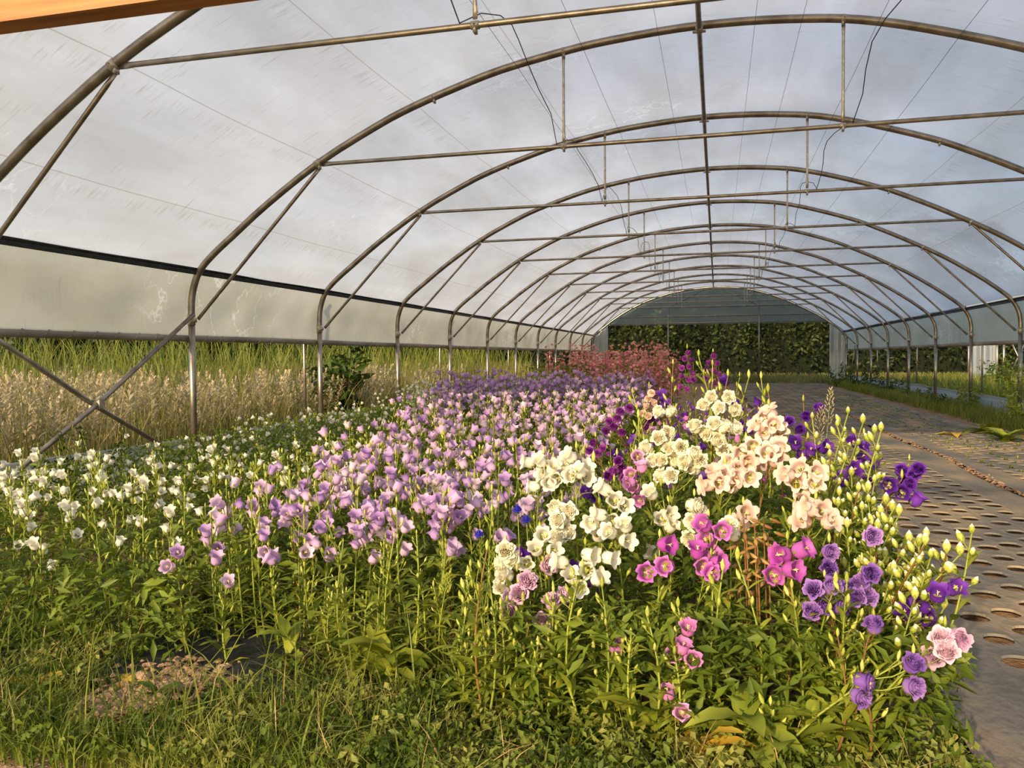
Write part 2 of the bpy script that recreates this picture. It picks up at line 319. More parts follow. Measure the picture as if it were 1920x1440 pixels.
def collar(p, d, r=.036, l=.05):
    p, d = Vector(p), Vector(d).normalized()
    mb = MB().add(*tube([p-d*l/2, p+d*l/2], r, 10))
    s = d.cross(Vector((0, 1, 0))); s = s.normalized() if s.length > .1 else Vector((1, 0, 0))
    mb.add(*box(p.x-.008-s.x*r, p.x+.008-s.x*r, p.y-.02, p.y+.02, p.z-s.z*r-.02, p.z-s.z*r+.02)); mb.add(*tube([p+Vector((0, -r-.014, 0)), p+Vector((0, r+.014, 0))], .006, 6))
    return mb.mesh('clamp', [steel2])
def slope(x): return Vector((.1, 0, az(x+.05)-az(x-.05)))
cl_me = [collar((CLX-.02, 0, az(CLX-.02)), slope(CLX)), collar((CRX+.02, 0, az(CRX+.02)), slope(CRX)), collar((XL, 0, 1.42), (0, 0, 1), .036, .09), collar((4.565, 0, 1.40), (0, 0, 1), .036, .09),
         collar((HLX, 0, CZ), (1, 0, 0), .022, .045), collar((HRX, 0, CZ), (1, 0, 0), .022, .045), collar((HLX, 0, az(HLX)), slope(HLX), .033, .03), collar((HRX, 0, az(HRX)), slope(HRX), .033, .03),
         collar((-2.35, 0, az(-2.35)), slope(-2.35), .031, .09), collar((2.2, 0, az(2.2)), slope(2.2), .031, .09)]
for i in range(-2, 10):
    t = thing('hoop_frame', 'galvanised steel tunnel hoop, '+ORD[i], 'hoop', (0, hy(i), 0), 'steel hoops of the tunnel')
    link('arch', arch_me, t); link('post', pL, t); link('post', pR, t); link('tie_bar', tie_me, t)
    link('brace', brL, t); link('brace', brR, t); link('hanger', hL, t); link('hanger', hR, t)
    for m in cl_me: link('clamp', m, t)
# ridge pole
RX = -.137
t = thing('ridge_pole', 'dark steel ridge pole running along the crown under the hoops', 'pole', (RX, 0, CAM_H+2.565))
one('pole', tube([(0, y, 0) for y in np.linspace(hy(-2)-.1, YG, 30)], .021, 8), steel, t)
for i in range(-2, 11): link('coupler', MB().add(*tube([(0, hy(i)-.05, 0), (0, hy(i)+.05, 0)], .03, 10)).add(*box(-.05, .05, hy(i)-.012, hy(i)+.012, -.03, -.018)).mesh('coupler', [steel2]), t)
# film roof between the two eave rails: sags a little between hoops
OUT = [p for p in ARCH]; ei = [k for k, p in enumerate(ARCH) if p.y >= 1.86]; OUT = [ARCH[k] for k in ei]
nrm = []
for k, p in enumerate(OUT):
    tg = (OUT[min(k+1, len(OUT)-1)]-OUT[max(k-1, 0)]).normalized(); nrm.append(Vector((-tg.y, tg.x)))
lens = [0]
for a, b in zip(OUT[:-1], OUT[1:]): lens.append(lens[-1]+(b-a).length)
def uvmesh(name, rows, uvs, mat):
    nr, ncol = len(rows), len(rows[0]); v = [p for r in rows for p in r]
    f = [(j*ncol+i, j*ncol+i+1, (j+1)*ncol+i+1, (j+1)*ncol+i) for j in range(nr-1) for i in range(ncol-1)]
    me = MB().add(v, f).mesh(name, [mat]); uv = me.uv_layers.new(name='UVMap'); fl = [u for r in uvs for u in r]
    for l in me.loops: uv.data[l.index].uv = fl[l.vertex_index]
    return me
rows = []; uvs = []
for y in np.arange(hy(-2), YG+.01, .25):
    ph = ((y-Y0)/SP) % 1; sag = math.sin(PI*ph)
    r = []; u = []
    for k, p in enumerate(OUT):
        e = min(lens[k], lens[-1]-lens[k])/lens[-1]*2
        h = .036-.035*sag*(.4+e)+.012*sag*noise.noise((p.x*1.3, y*1.1, 2))
        r.append((p.x+nrm[k].x*h, y, p.y+nrm[k].y*h)); u.append((lens[k], y))
    rows.append(r); uvs.append(u)
struct(link('ceiling', uvmesh('ceiling', rows, uvs, film)))
# black film lock rails
for n, x, sx in (('trim_1', XL, 1), ('trim_2', 4.565, -1)):
    xx = (XL+.095) if sx > 0 else 4.45
    mb = MB().add(*box(xx-.012-.03*sx, xx+.012-.03*sx, hy(-2), YG, 1.845, 1.885)).add(*tube([(xx-.03*sx+.01*sx, hy(-2), 1.895), (xx-.03*sx+.01*sx, YG, 1.895)], .012, 8)).add(*tube([(xx-.03*sx+.012*sx, hy(-2), 1.85), (xx-.03*sx+.012*sx, YG, 1.85)], .009, 8))
    struct(link(n, mb.mesh(n, [blackp])))
# side curtains rolled up on a pipe, outside the posts
for n, x, s, zb in (('wall_left', XL, -1, 1.27), ('wall_right', 4.565, 1, 1.235)):
    rows = []; uvs = []
    for y in np.arange(hy(-2), YG+.01, .125):
        b = .03*noise.noise((y*.7, 1, s)); r = []; u = []
        for k in range(9):
            tt = k/8; z = 1.87+(zb-1.87)*tt
            bulge = .018*math.sin(tt*PI)*noise.noise((y*2.4+tt*2, tt*2, s*3))+.012*math.sin((y+tt*.5)*9)*math.sin(tt*PI)*.5
            xo = x+s*(.045+.0*tt)+s*bulge if tt > .35 else x+s*(-.06+.105*(tt/.35)**.6)+s*bulge*.4
            r.append((xo, y, z)); u.append((tt*.6+20, y))
        rows.append(r); uvs.append(u)
    struct(link(n, uvmesh(n, rows, uvs, curtain)))
    path = [(x+s*.075, y, zb-.01+.012*noise.noise((y*.3, s, 0))) for y in np.linspace(hy(-2), YG-.3, 60)]
    mb = MB().add(*tube(path, .036, 10))
    for y in np.arange(hy(-2), YG-.4, .24):        # spiralling creases of the wrapped film
        mb.add(*tube([(x+s*.075+.037*math.cos(a), y+.1*a/PI, zb-.01+.037*math.sin(a)) for a in np.linspace(-2.4, .8, 6)], .005, 4))
    tag(link('curtain_roll', mb.mesh('curtain_roll', [noise_mat('rolled film', [(.3, lin((112, 100, 86))), (.7, lin((176, 166, 150)))], 3, .5, .3, 20, stretch=(1, .4, 1))])), ('left' if s < 0 else 'right')+'-hand roll of plastic film wound on a pipe below the side curtain', 'curtain roll')
    # low skirt of film along the ground, outside the posts
    rows = []; uvs = []
    for y in np.arange(hy(-2), YG+.01, .25):
        h = .30+.05*noise.noise((y*.5, s, 4))
        rows.append([(x+s*(.07+.03*noise.noise((y, q, s))), y, q*h) for q in (-.1, .25, .5, .75, 1)]+[(x+s*.09, y, h+.012), (x+s*.12, y, h-.01)]); uvs.append([(q, y) for q in range(7)])
    t = tag(link('film_skirt', uvmesh('film_skirt', rows, uvs, skirt_m)), 'low grey-white plastic skirt along the foot of the '+('left' if s < 0 else 'right')+' posts', 'film')
# crossed braces at the left, second bay
t = thing('cross_brace', 'pair of crossed steel tubes beside the left post at the meadow', 'brace', (XL+.03, hy(-1), 0))
one('tube', tube([(.03, -.02, .02), (.03, SP*.5, .72), (.02, SP-.04, 1.47)], .02, 8), steel, t)
one('tube', tube([(-.02, .04, 1.40), (-.02, SP*.5, .70), (-.03, SP+.02, .05)], .02, 8), steel, t)
one('clamp', box(-.045, .055, SP*.5-.03, SP*.5+.03, .675, .745), steel2, t, False)
# slim outer guide posts that keep the curtain roll in place
for x, idx in ((XL-.16, (1, 3, 5, 7, 9)), (4.565+.16, (2, 4, 6, 8))):
    for i in idx:
        t = tag(one('guide_post', tube([(x, hy(i)-.1, -.05), (x, hy(i)-.1, 1.9)], .017, 8), steel), 'slim outer guide post, '+('left' if x < 0 else 'right')+' side, at the hoop '+ORD[i].split(',')[0], 'post', 'outer guide posts')
# support wires and a sagging cable under the crown
WN = ('leftmost roof wire', 'second roof wire from the left', 'roof wire just left of the ridge pole', 'roof wire just right of the ridge pole', 'second roof wire right of the ridge pole', 'second roof wire from the right', 'rightmost roof wire')
for k, x in enumerate((-1.6, -1.05, -.45, .28, .62, 1.15, 1.7)):
    path = [(x, y, az(x)-.034-.012*math.sin(PI*(((y-Y0)/SP) % 1))) for y in np.arange(hy(-2), YG, .5)]
    tag(one('support_wire', tube(path, .0017, 4), wire_m), WN[k]+', strung from hoop to hoop under the film', 'wire', 'roof wires')
for x, w_ in ((HLX-.06, 'left'), (HRX+.07, 'right')):
    path = []
    for i in range(-2, 8):
        a, b = (x, hy(i), CZ+.02), (x, hy(i+1), CZ+.02)
        for k in range(8):
            q = k/8; path.append((x+.03*math.sin(q*9+i), a[1]+SP*q, CZ+.02+(.42 if w_ == 'left' else .3)*math.sin(PI*q)**.8*(.9 if i % 2 else .6)*(1 if q < .7 else .9)))
    tag(one('cable', tube(path, .0035, 5), cable_m), 'thin dark cable looping between the tie bars on the '+w_+' of the ridge pole', 'cable')
# wooden lintel of the entrance, at the top left of the view
t = thing('door_frame', 'sunlit planed wooden beam over the entrance, cutting the top left corner', 'beam', (0, hy(-2), 0))
one('beam', box(-3.0, 3.0, -.03, .03, CAM_H+.785, CAM_H+.885), wood, t, False)
for x in (-3.0, 3.0): one('upright', box(x-.045, x+.045, -.03, .03, -.05, CAM_H+.785), wood, t, False)
# ------------------------------------------------------------------ end gable
t = thing('end_gable', 'far end gable of the tunnel, clear film on a steel frame above an open doorway', 'gable', (0, YG, 0))
link('arch', arch_me, t, (0, 0, 0)); link('post', pL, t); link('post', pR, t)
for x in (-1.83, 1.52): one('door_post', tube([(x, 0, -.03), (x, 0, 2.93)], .03, 8), steel, t)
for z in (2.92, 2.56, 2.3):
    xs = [p.x for p in ARCH if p.y >= z]; one('rail', tube([(min(xs), 0, z), (max(xs), 0, z)], .022, 8), steel, t)
one('diagonal', tube([(-1.83, .02, 2.92), (-.4, .02, 3.6)], .018, 8), steel, t); one('diagonal', tube([(1.52, .02, 2.92), (.12, .02, 3.6)], .018, 8), steel, t)
top = [p for p in ARCH if p.y >= 2.25]; rows = []; uvs = []
for k in range(9):
    q = k/8; rows.append([(p.x, .05+.02*noise.noise((p.x*3, q*3, 0)), 2.25+(p.y-2.25)*q) for p in top]); uvs.append([(p.x, p.y*q) for p in top])
link('gable_film', uvmesh('gable_film', rows, uvs, gfilm), t)
for (x0, x1) in ((XL, -4.15), (4.0, 4.565)):
    rows = []; uvs = []
    for z in np.linspace(0, 2.25, 14):
        xs = np.linspace(x0, x1, 9); rows.append([(x, .04+.05*math.sin(x*26), min(z, az(x))) for x in xs]); uvs.append([(x, z) for x in xs])
    link('gable_curtain', uvmesh('gable_curtain', rows, uvs, curtain), t)
    # leaning pipe by the corner
for (a, b) in (((4.4, -1.9, .03), (4.5, -2.4, 1.35)), ((-4.55, -2.6, .03), (-4.7, -1.6, 1.3))):
    tag(one('prop_pole', tube([(a[0], YG+a[1], a[2]), (b[0], YG+b[1], b[2])], .018, 6), steel), 'slanting steel tube at the far '+('right' if a[0] > 0 else 'left')+' corner of the tunnel', 'pole')
# ------------------------------------------------------------------ neighbouring tunnel, far right
NY, NX = 30.0, 8.2
t = thing('far_tunnel', 'neighbouring white plastic tunnel seen past the right-hand posts', 'tunnel', (NX, NY, 0))
for x in (0, .85, 1.05, 3.2): one('post', tube([(x, 0, -.05), (x, 0, 1.75)], .045, 8), steel, t)
def sheet(x0, x1, y, z0, z1, n=18):
    xs = np.linspace(x0, x1, n); zs = np.linspace(z0, z1, 6)
    return [[(x, y+.03*math.sin(x*22), z) for x in xs] for z in zs], [[(x, z) for x in xs] for z in zs]
for r in ((.03, .85, 0, .0, 1.5), (-.1, 4.5, 0, 1.5, 3.6)): link('end_film', uvmesh('end_film', *sheet(*(r[0], r[1], r[2], r[3], r[4])), skirt_m), t)
one('brace', tube([(1.25, .05, 1.5), (1.85, .05, .1)], .03, 6), steel, t); one('brace', tube([(1.75, .1, 1.5), (1.3, .1, .4)], .025, 6), steel, t)
one('base_board', box(1.1, 3.2, -.03, .03, 0, .16), steel2, t, False)
one('eave_rail', box(-.1, 4.5, -.04, .0, 1.46, 1.53), steel2, t, False)
# ------------------------------------------------------------------ leaf, grass and hedge masses (numpy)
def fast_mesh(name, V, F, mats, mi=None, smooth=False):
    me = bpy.data.meshes.new(name); V = np.ascontiguousarray(V, dtype=np.float32).reshape(-1, 3); F = np.ascontiguousarray(F, dtype=np.int32); k = F.shape[1]
    me.vertices.add(len(V)); me.vertices.foreach_set('co', V.ravel()); me.loops.add(F.size); me.loops.foreach_set('vertex_index', F.ravel())
    me.polygons.add(len(F)); me.polygons.foreach_set('loop_start', np.arange(0, F.size, k, dtype=np.int32)); me.polygons.foreach_set('loop_total', np.full(len(F), k, dtype=np.int32))
    for m in mats: me.materials.append(m)
    if mi is not None: me.polygons.foreach_set('material_index', np.asarray(mi, dtype=np.int32))
    if smooth: me.polygons.foreach_set('use_smooth', np.ones(len(F), dtype=bool))
    me.update(calc_edges=True); return me
def blades(xy, h, wd, lean, z0=0.0):
    """curved grass blades: 4 levels, 3 quads each"""
    n = len(xy); a = rng.uniform(0, 2*PI, n); wx, wy = np.cos(a)*wd/2, np.sin(a)*wd/2
    d = rng.uniform(0, 2*PI, n); lx, ly = np.cos(d)*lean*h, np.sin(d)*lean*h
    V = np.zeros((n, 8, 3))
    for k, (t, wf) in enumerate(((0, 1), (.4, .9), (.75, .6), (1, .08))):
        x = xy[:, 0]+lx*t*t; y = xy[:, 1]+ly*t*t; z = z0+h*(t-.35*lean*t*t)
        V[:, 2*k] = np.stack([x-wx*wf, y-wy*wf, z], 1); V[:, 2*k+1] = np.stack([x+wx*wf, y+wy*wf, z], 1)
    F = np.array([(0, 1, 3, 2), (2, 3, 5, 4), (4, 5, 7, 6)]); F = (F[None]+8*np.arange(n)[:, None, None]).reshape(-1, 4)
    return V.reshape(-1, 3), F
def leaves(p, nr, size, asp=.45, curl=.15):
    """small pointed leaves: base, two sides, tip"""
    n = len(p); nr = nr/np.linalg.norm(nr, axis=1, keepdims=True)
    t = rng.normal(size=(n, 3)); t -= nr*(t*nr).sum(1, keepdims=True); t /= np.linalg.norm(t, axis=1, keepdims=True); b = np.cross(nr, t)
    s = size[:, None]; V = np.stack([p-t*s/2, p+b*s*asp/2+nr*s*curl, p+t*s/2, p-b*s*asp/2+nr*s*curl], 1)
    F = np.arange(4*n).reshape(n, 4); F = np.concatenate([F[:, [0, 1, 2]], F[:, [0, 2, 3]]]); return V.reshape(-1, 3), F
def field(name, label, cat, x0, x1, y0, y1, n, h, wd, lean, mat, z0=-.05, keep=None, hj=.35):
    xy = np.stack([rng.uniform(x0, x1, n), y0+(y1-y0)*rng.random(n)**1.35], 1)
    if keep is not None: xy = xy[keep(xy)]
    dist = np.hypot(xy[:, 0], xy[:, 1]); hh = h*rng.uniform(1-hj, 1+hj, len(xy)); ww = wd*np.maximum(1, dist/9)
    V, F = blades(xy, hh, ww*rng.uniform(.6, 1.3, len(xy)), rng.uniform(.1, lean, len(xy)), z0)
    return tag(link(name, fast_mesh(name, V, F, [mat])), label, cat, kind='stuff')
def plumes(xy, h, sz, z0=-.05):
    """feathery seedheads: a cone of little slivers round a nodding stalk tip"""
    Vs = []; Fs = []; n = len(xy); base = 0; K = 22
    for j in range(K):
        t = j/K; a = rng.uniform(0, 2*PI, n); sp = sz*(.06+.30*math.sin(PI*min(1, t*1.15+.12)))*rng.uniform(.7, 1.2, n)
        c = np.stack([xy[:, 0]+.1*sz*t*2, xy[:, 1], z0+h+sz*t], 1); o = np.stack([np.cos(a)*sp, np.sin(a)*sp, sz*.16*np.ones(n)], 1)
        w_ = sz*.05; s_ = np.stack([-np.sin(a)*w_, np.cos(a)*w_, np.zeros(n)], 1)
        V = np.stack([c, c+o*.6+s_, c+o, c+o*.6-s_], 1).reshape(-1, 3); Vs.append(V); Fs.append(np.arange(4*n).reshape(n, 4)+base); base += 4*n
    return np.concatenate(Vs), np.concatenate(Fs)
nearx = lambda a: (lambda xy: np.abs(np.arctan2(xy[:, 0], xy[:, 1])+.25) < a)
vis = nearx(.66)
field('meadow_grass', 'tall green and buff meadow grass outside the left side of the tunnel', 'grass', -24, -5.0, 2.5, 26, 52000, .88, .008, .5, G_MEAD, keep=vis)
field('meadow_grass', 'taller green grass at the back of the left meadow before the trees', 'grass', -34, -7, 11, 32, 15000, 1.5, .011, .4, G_GRASS, keep=vis)
n = 6200; xy = np.stack([rng.uniform(-15, -5.2, n), 3.2+15*rng.random(n)**1.35], 1); cl = np.array([noise.noise((a*.45, b*.45, 2)) for a, b in xy]); xy = xy[(cl > -.18) & vis(xy)]
V, F = plumes(xy, rng.uniform(.25, .72, len(xy)), rng.uniform(.16, .3, len(xy)))
tag(link('meadow_seedheads', fast_mesh('meadow_seedheads', V, F, [G_PLUME])), 'fluffy buff seedheads standing over the left meadow grass', 'grass', kind='stuff')
field('verge_grass', 'short sunlit grass between the far doorway and the hedge', 'grass', -16, 16, YG+.3, 44, 15000, .22, .012, .6, G_MEAD, keep=vis)
field('right_meadow_grass', 'mown and dry grass outside the right-hand posts', 'grass', 4.9, 26, 9, 42, 26000, .26, .010, .6, G_MEAD, keep=vis)
field('right_meadow_grass', 'taller green weeds close outside the right-hand posts', 'grass', 4.75, 7.5, 9, 26, 7000, .5, .012, .5, G_GRASS, keep=vis)
field('edge_grass', 'tufted grass growing along the foot of the right-hand posts', 'grass', 3.85, 4.62, 6, 31, 9000, .22, .007, .7, G_GRASS, z0=-.03)
def hedge(name, label, cat, x0, x1, y, zt, depth, nleaf, size, face=-1, seed=0, mat=G_HEDGE, x_of=None):
    t = thing(name, label, cat, ((x0+x1)/2, y, 0)); cx = (x0+x1)/2
    def surf(u, v):    # u along, v up 0..1
        x = x0+(x1-x0)*u; top = zt*(1+.12*noise.noise((x*.25, seed, 0))); ang = v*PI*.62
        yy = -depth*math.cos(ang*.9)*(1)+1.1*noise.noise((x*.35, v*3, seed))+.7*noise.noise((x*1.1, v*6, seed+9)); z = top*math.sin(min(ang, PI/2))**.8+.35*noise.noise((x*.9, v*5, seed+3))
        return (x-cx, yy, max(-.05, z))
    us = np.linspace(0, 1, int((x1-x0)*3)); vs = np.linspace(0, 1, 12)
    v = [surf(a, b) for b in vs for a in us]; nn = len(us); f = [(j*nn+i, j*nn+i+1, (j+1)*nn+i+1, (j+1)*nn+i) for j in range(11) for i in range(nn-1)]
    one('dark_core', (np.array(v)+[0, .35, -.1], f), G_CORE, t)  # dark shell behind the leaves; shade inside the hedge put into its colour
    pts = np.array([surf(random.random(), random.random()**.8) for _ in range(nleaf)])+rng.normal(0, .16, (nleaf, 3)); pts[:, 1] -= .1
    nr = rng.normal(size=(nleaf, 3))*1.1+[0, -.6, .7]; V, F = leaves(pts, nr, size*rng.uniform(.6, 1.4, nleaf), .55)
    o = link('foliage', fast_mesh('foliage', V, F, [mat]), t); o['kind'] = 'stuff'; return t
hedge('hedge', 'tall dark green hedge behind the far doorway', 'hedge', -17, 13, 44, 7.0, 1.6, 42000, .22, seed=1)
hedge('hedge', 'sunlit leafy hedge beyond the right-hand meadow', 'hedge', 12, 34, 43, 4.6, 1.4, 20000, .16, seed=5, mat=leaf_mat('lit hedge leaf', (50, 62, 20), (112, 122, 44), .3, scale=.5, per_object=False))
# tree row at the left edge: trunks with dark crowns
for k, (px, Y, r) in enumerate(((40, 18, 1.9), (150, 19, 2.0), (250, 20, 1.7), (352, 21, 1.7), (480, 24, 1.9), (560, 27, 2.0), (640, 30, 2.2), (700, 33, 2.2), (790, 38, 2.6), (880, 42, 3.0), (960, 44, 3.0), (1020, 44, 3.0))):
    p = at(px, 660, Y); TN = ('leftmost dark bushy tree', 'dark bushy tree behind the upper end of the crossed brace', 'dark bushy tree left of the third post', 'tree with a bare sunlit trunk just left of the third post', 'dark tree right of the third post', 'tree with a light gap beside it, left of fourth post', 'dark tree behind the fourth post', 'dark tree above the thistle', 'low dark tree behind the fifth post', 'dark tree left of the far curtain', 'dark tree behind the far left posts', 'rightmost dark tree, beside the far left corner')
    t = thing('tree', TN[k]+', beyond the left meadow', 'tree', (p.x, p.y, 0), 'trees beyond the left meadow')
    one('trunk', tube([(0, 0, -.1), (.08, 0, 1), (-.05, .05, 2.2), (.05, 0, 3.4)], [.17, .13, .11, .07], 8), BARK, t)
    one('trunk', tube([(.35, .1, -.1), (.5, .1, 1), (.35, .05, 2.2)], [.1, .08, .06], 7), BARK, t)
    n = 3600; d_ = rng.normal(size=(n, 3)); d_ /= np.linalg.norm(d_, axis=1, keepdims=True); rad = r*(.75+.3*rng.random(n))[:, None]
    zc = 2.6 if k in (3, 5) else 1.9
    pts = d_*rad*[1.25, .9, .95]+[0, 0, zc]; pts = pts[pts[:, 2] > (.75 if k in (3, 5) else .15)]
    V, F = leaves(pts, rng.normal(size=pts.shape)*.7+[0, -1, .8], .2*rng.uniform(.6, 1.4, len(pts)), .6)
    o = link('crown', fast_mesh('crown', V, F, [G_HEDGE]), t); o['kind'] = 'stuff'
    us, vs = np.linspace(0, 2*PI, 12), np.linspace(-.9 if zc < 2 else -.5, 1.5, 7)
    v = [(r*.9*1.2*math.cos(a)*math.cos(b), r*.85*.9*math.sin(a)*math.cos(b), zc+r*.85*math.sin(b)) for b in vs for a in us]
    one('dark_crown_core', (v, [(j*12+i, j*12+i+1, (j+1)*12+i+1, (j+1)*12+i) for j in range(6) for i in range(11)]), G_CORE, t)  # dark shell within the leaves, the crown's inner shade coloured in
#@@PLANTS
# ------------------------------------------------------------------ flowers: shapes
def lathe(rf, zf, n, th=None):
    """rings of (radius, height) functions of angle"""
    v = []; R_ = len(rf)
    for j in range(R_):
        for k in range(n):
            a = 2*PI*k/n; r = rf[j](a) if callable(rf[j]) else rf[j]; z = zf[j](a) if callable(zf[j]) else zf[j]
            v.append((r*math.cos(a), r*math.sin(a), z))
    f = [(j*n+k, j*n+(k+1) % n, (j+1)*n+(k+1) % n, (j+1)*n+k) for j in range(R_-1) for k in range(n)]
    return v, f
def bell_vf(n=20, flare=.19, ruf=0, L=1.0, ph=0, lo=False, tip=.14):
    lob = lambda a: max(0, .5+.5*math.cos(5*(a+ph)))**.6; rr = lambda a, q: 1+q*ruf*(.6*math.sin(8*a+ph*3)+.4*math.sin(11*a+ph*7))
    if lo:
        R_ = [.02, .36, lambda a: .42+.05*lob(a), lambda a: .5+flare*1.1*lob(a)]; Z_ = [0, .2, .72, lambda a: .95+tip*lob(a)]
    else:
        R_ = [.01, .28, .40, .41, .39, lambda a: (.39+.03*lob(a))*rr(a, .05), lambda a: (.45+.07*lob(a))*rr(a, .1), lambda a: (.47+flare*lob(a))*rr(a, .16)]
        Z_ = [0, .04, .22, .45, .66, .82, lambda a: .93+.03*lob(a), lambda a: .95+(tip)*lob(a)-.09*flare/.3*lob(a)**2]
    v, f = lathe(R_, Z_, n); v = np.array(v); v[:, 2] *= L; return v, f
def double_vf(n=30, lo=False):
    parts = []; 
    if lo: return [(bell_vf(10, .3, 1, .8, 0, True)), ((lambda q: (np.array(q[0])*[.7, .7, 1.0]+[0, 0, .0], q[1]))(bell_vf(8, .2, 1, .85, .5, True)))]
    for s, L, fl, ph, ru in ((1, .74, .17, 0, .6), (.86, .88, .10, .6, 1.1), (.68, .98, .05, .2, 1.6), (.46, 1.03, .04, .9, 2.0), (.24, 1.03, .05, .4, 2.0)):
        v, f = bell_vf(n, fl, ru, L, ph, tip=.03); parts.append((v*[s, s, 1], f))
    return parts
def rosette_vf(k=3, m=6):
    out = []
    for j in range(k):
        r = 1-.27*j; v = []; f = []
        for q in range(m):
            a = 2*PI*(q+.5*j)/m; ca, sa = math.cos(a), math.sin(a); w_ = .34*r; el = .10+.22*j
            for (d, s, z) in ((.05, 0, .02), (.34*r, w_*.8, el*.6), (.52*r, w_*.55, el+.1), (.56*r, 0, el+.02), (.52*r, -w_*.55, el+.14), (.34*r, -w_*.8, el*.6), (.3*r, 0, el*.35)):
                v.append((d*ca-s*sa, d*sa+s*ca, z+.35))
            b = q*7; f += [(b, b+1, b+6), (b+1, b+2, b+3, b+6), (b+3, b+4, b+5, b+6), (b+5, b, b+6)]
        out.append((v, f))
    out.append(lathe([.03, .1, .16, .2], [0, .12, .26, .4], 6)); return out
def calyx_vf(r=.37, L=.42, n=5):
    v, f = lathe([.03, .13, .15], [-.12, -.02, .08], 6); v = list(v); f = list(f)
    for k in range(n):
        a = 2*PI*k/n; ca, sa = math.cos(a), math.sin(a); b = len(v)
        for d, s, z in ((.12, .1, .0), (.12, -.1, .0), (r+.08, -.09, L*.45), (r+.08, .09, L*.45), (r+.10, 0, L)): v.append((d*ca-s*sa, d*sa+s*ca, z))
        f += [(b, b+1, b+2, b+3), (b+3, b+2, b+4)]
    return v, f
def pistil_vf():
    v, f = tube([(0, 0, .05), (0, 0, .45), (0, 0, .72)], [.03, .03, .045], 5); v = list(v); f = list(f)
    for k in range(3):
        a = 2*PI*k/3; q, g = tube([(0, 0, .70), (.07*math.cos(a), .07*math.sin(a), .80), (.12*math.cos(a), .12*math.sin(a), .76)], [.03, .025, .012], 4)
        b = len(v); v += q; f += [tuple(i+b for i in t_) for t_ in g]
    return v, f
def bud_vf(n=7):
    return lathe([.04, .13, .19, lambda a: .2+.03*math.cos(5*a), lambda a: .15+.03*math.cos(5*a+1), .07, .012], [0, .1, .3, .55, .8, 1.0, 1.12], n)
_bm = {}
def bloom_me(form, col, calyx=True):
    k = (form, col, calyx)
    if k not in _bm:
        mb = MB()
        if form == 'bell': mb.add(*bell_vf())
        elif form == 'star': mb.add(*bell_vf(flare=.30, tip=.04))
        elif form == 'ruffle': mb.add(*bell_vf(30, flare=.13, ruf=.8, L=.92, tip=.03))
        elif form == 'double': [mb.add(*p) for p in double_vf()]
        elif form == 'rosette': [mb.add(*p) for p in rosette_vf(4, 7)]
        elif form == 'bell_lo': mb.add(*bell_vf(10, lo=True))
        elif form == 'double_lo': [mb.add(*p) for p in double_vf(lo=True)]
        elif form == 'rosette_lo': [mb.add(*p) for p in rosette_vf(2, 5)]
        if calyx: mb.add(*calyx_vf(), m=1)
        me = mb.mesh('bloom', [P[col], CALYX]); _bm[k] = me
    return _bm[k]
calyx_me = MB().add(*calyx_vf()).mesh('calyx', [CALYX]); pistil_me = MB().add(*pistil_vf()).mesh('pistil', [PISTIL])
def fat_bud_me():
    if 'fat' not in _bm:
        v, f = bud_vf(10); v = np.array(v)*[1.45, 1.45, .92]; mb = MB(); mb.add(v, f, [0 if sum(v[i][2] for i in q)/len(q) > .72 else 2 for q in f])
        mb.add(*(lambda q: (np.array(q[0])*[1, 1, 1.1]+[0, 0, .0], q[1]))(calyx_vf(.2, .55)), m=1); _bm['fat'] = mb.mesh('bud', [P['cream'], CALYX, BUDG])
    return _bm['fat']
def bud_me(tint):
    k = ('bud', tint)
    if k not in _bm:
        _bm[k] = MB().add(*bud_vf(), m=0).add(*(lambda q: (np.array(q[0])*[.8, .8, 1.25]+[0, 0, .02], q[1]))(calyx_vf(.12, .62)), m=1).mesh('bud', [tint, CALYX])
    return _bm[k]
def leaf_vf(L=1, W=.22, droop=.35, fold=.12, wav=0, n=5):
    v = []; 
    for k in range(n+1):
        t = k/n; w_ = W*math.sin(PI*min(1, .08+t*.92))**.75*(1 if t < .98 else .05); z = -droop*t*t*L+.28*t*L
        wv = wav*math.sin(k*2.6)
        v += [(-w_, t*L, z+fold*w_*1.5+wv), (0, t*L, z), (w_, t*L, z+fold*w_*1.5-wv)]
    f = []
    for k in range(n):
        b = 3*k; f += [(b, b+1, b+4, b+3), (b+1, b+2, b+5, b+4)]
    return v, f
LEAF = [MB().add(*leaf_vf(1, .12, .45)).mesh('leaf', [G_LEAF]), MB().add(*leaf_vf(1, .15, .2)).mesh('leaf', [G_LEAF]), MB().add(*leaf_vf(1, .10, .7)).mesh('leaf', [G_LEAFY]), MB().add(*leaf_vf(1, .13, .55, wav=.02)).mesh('leaf', [G_LEAF])]
BROAD = [MB().add(*leaf_vf(1, .20, .6, .2, .02, 7)).mesh('leaf', [m]) for m in (G_LEAF, G_LEAFY, G_DARK, YEL)]
LEAF_DRY = MB().add(*leaf_vf(1, .13, .9, .4, .04)).mesh('leaf', [G_DRY])
def lq(az_, el, roll=0):   # leaf points along +Y of its mesh: aim it
    return Quaternion((0, 0, 1), az_-PI/2) @ Quaternion((1, 0, 0), el) @ Quaternion((0, 1, 0), roll)
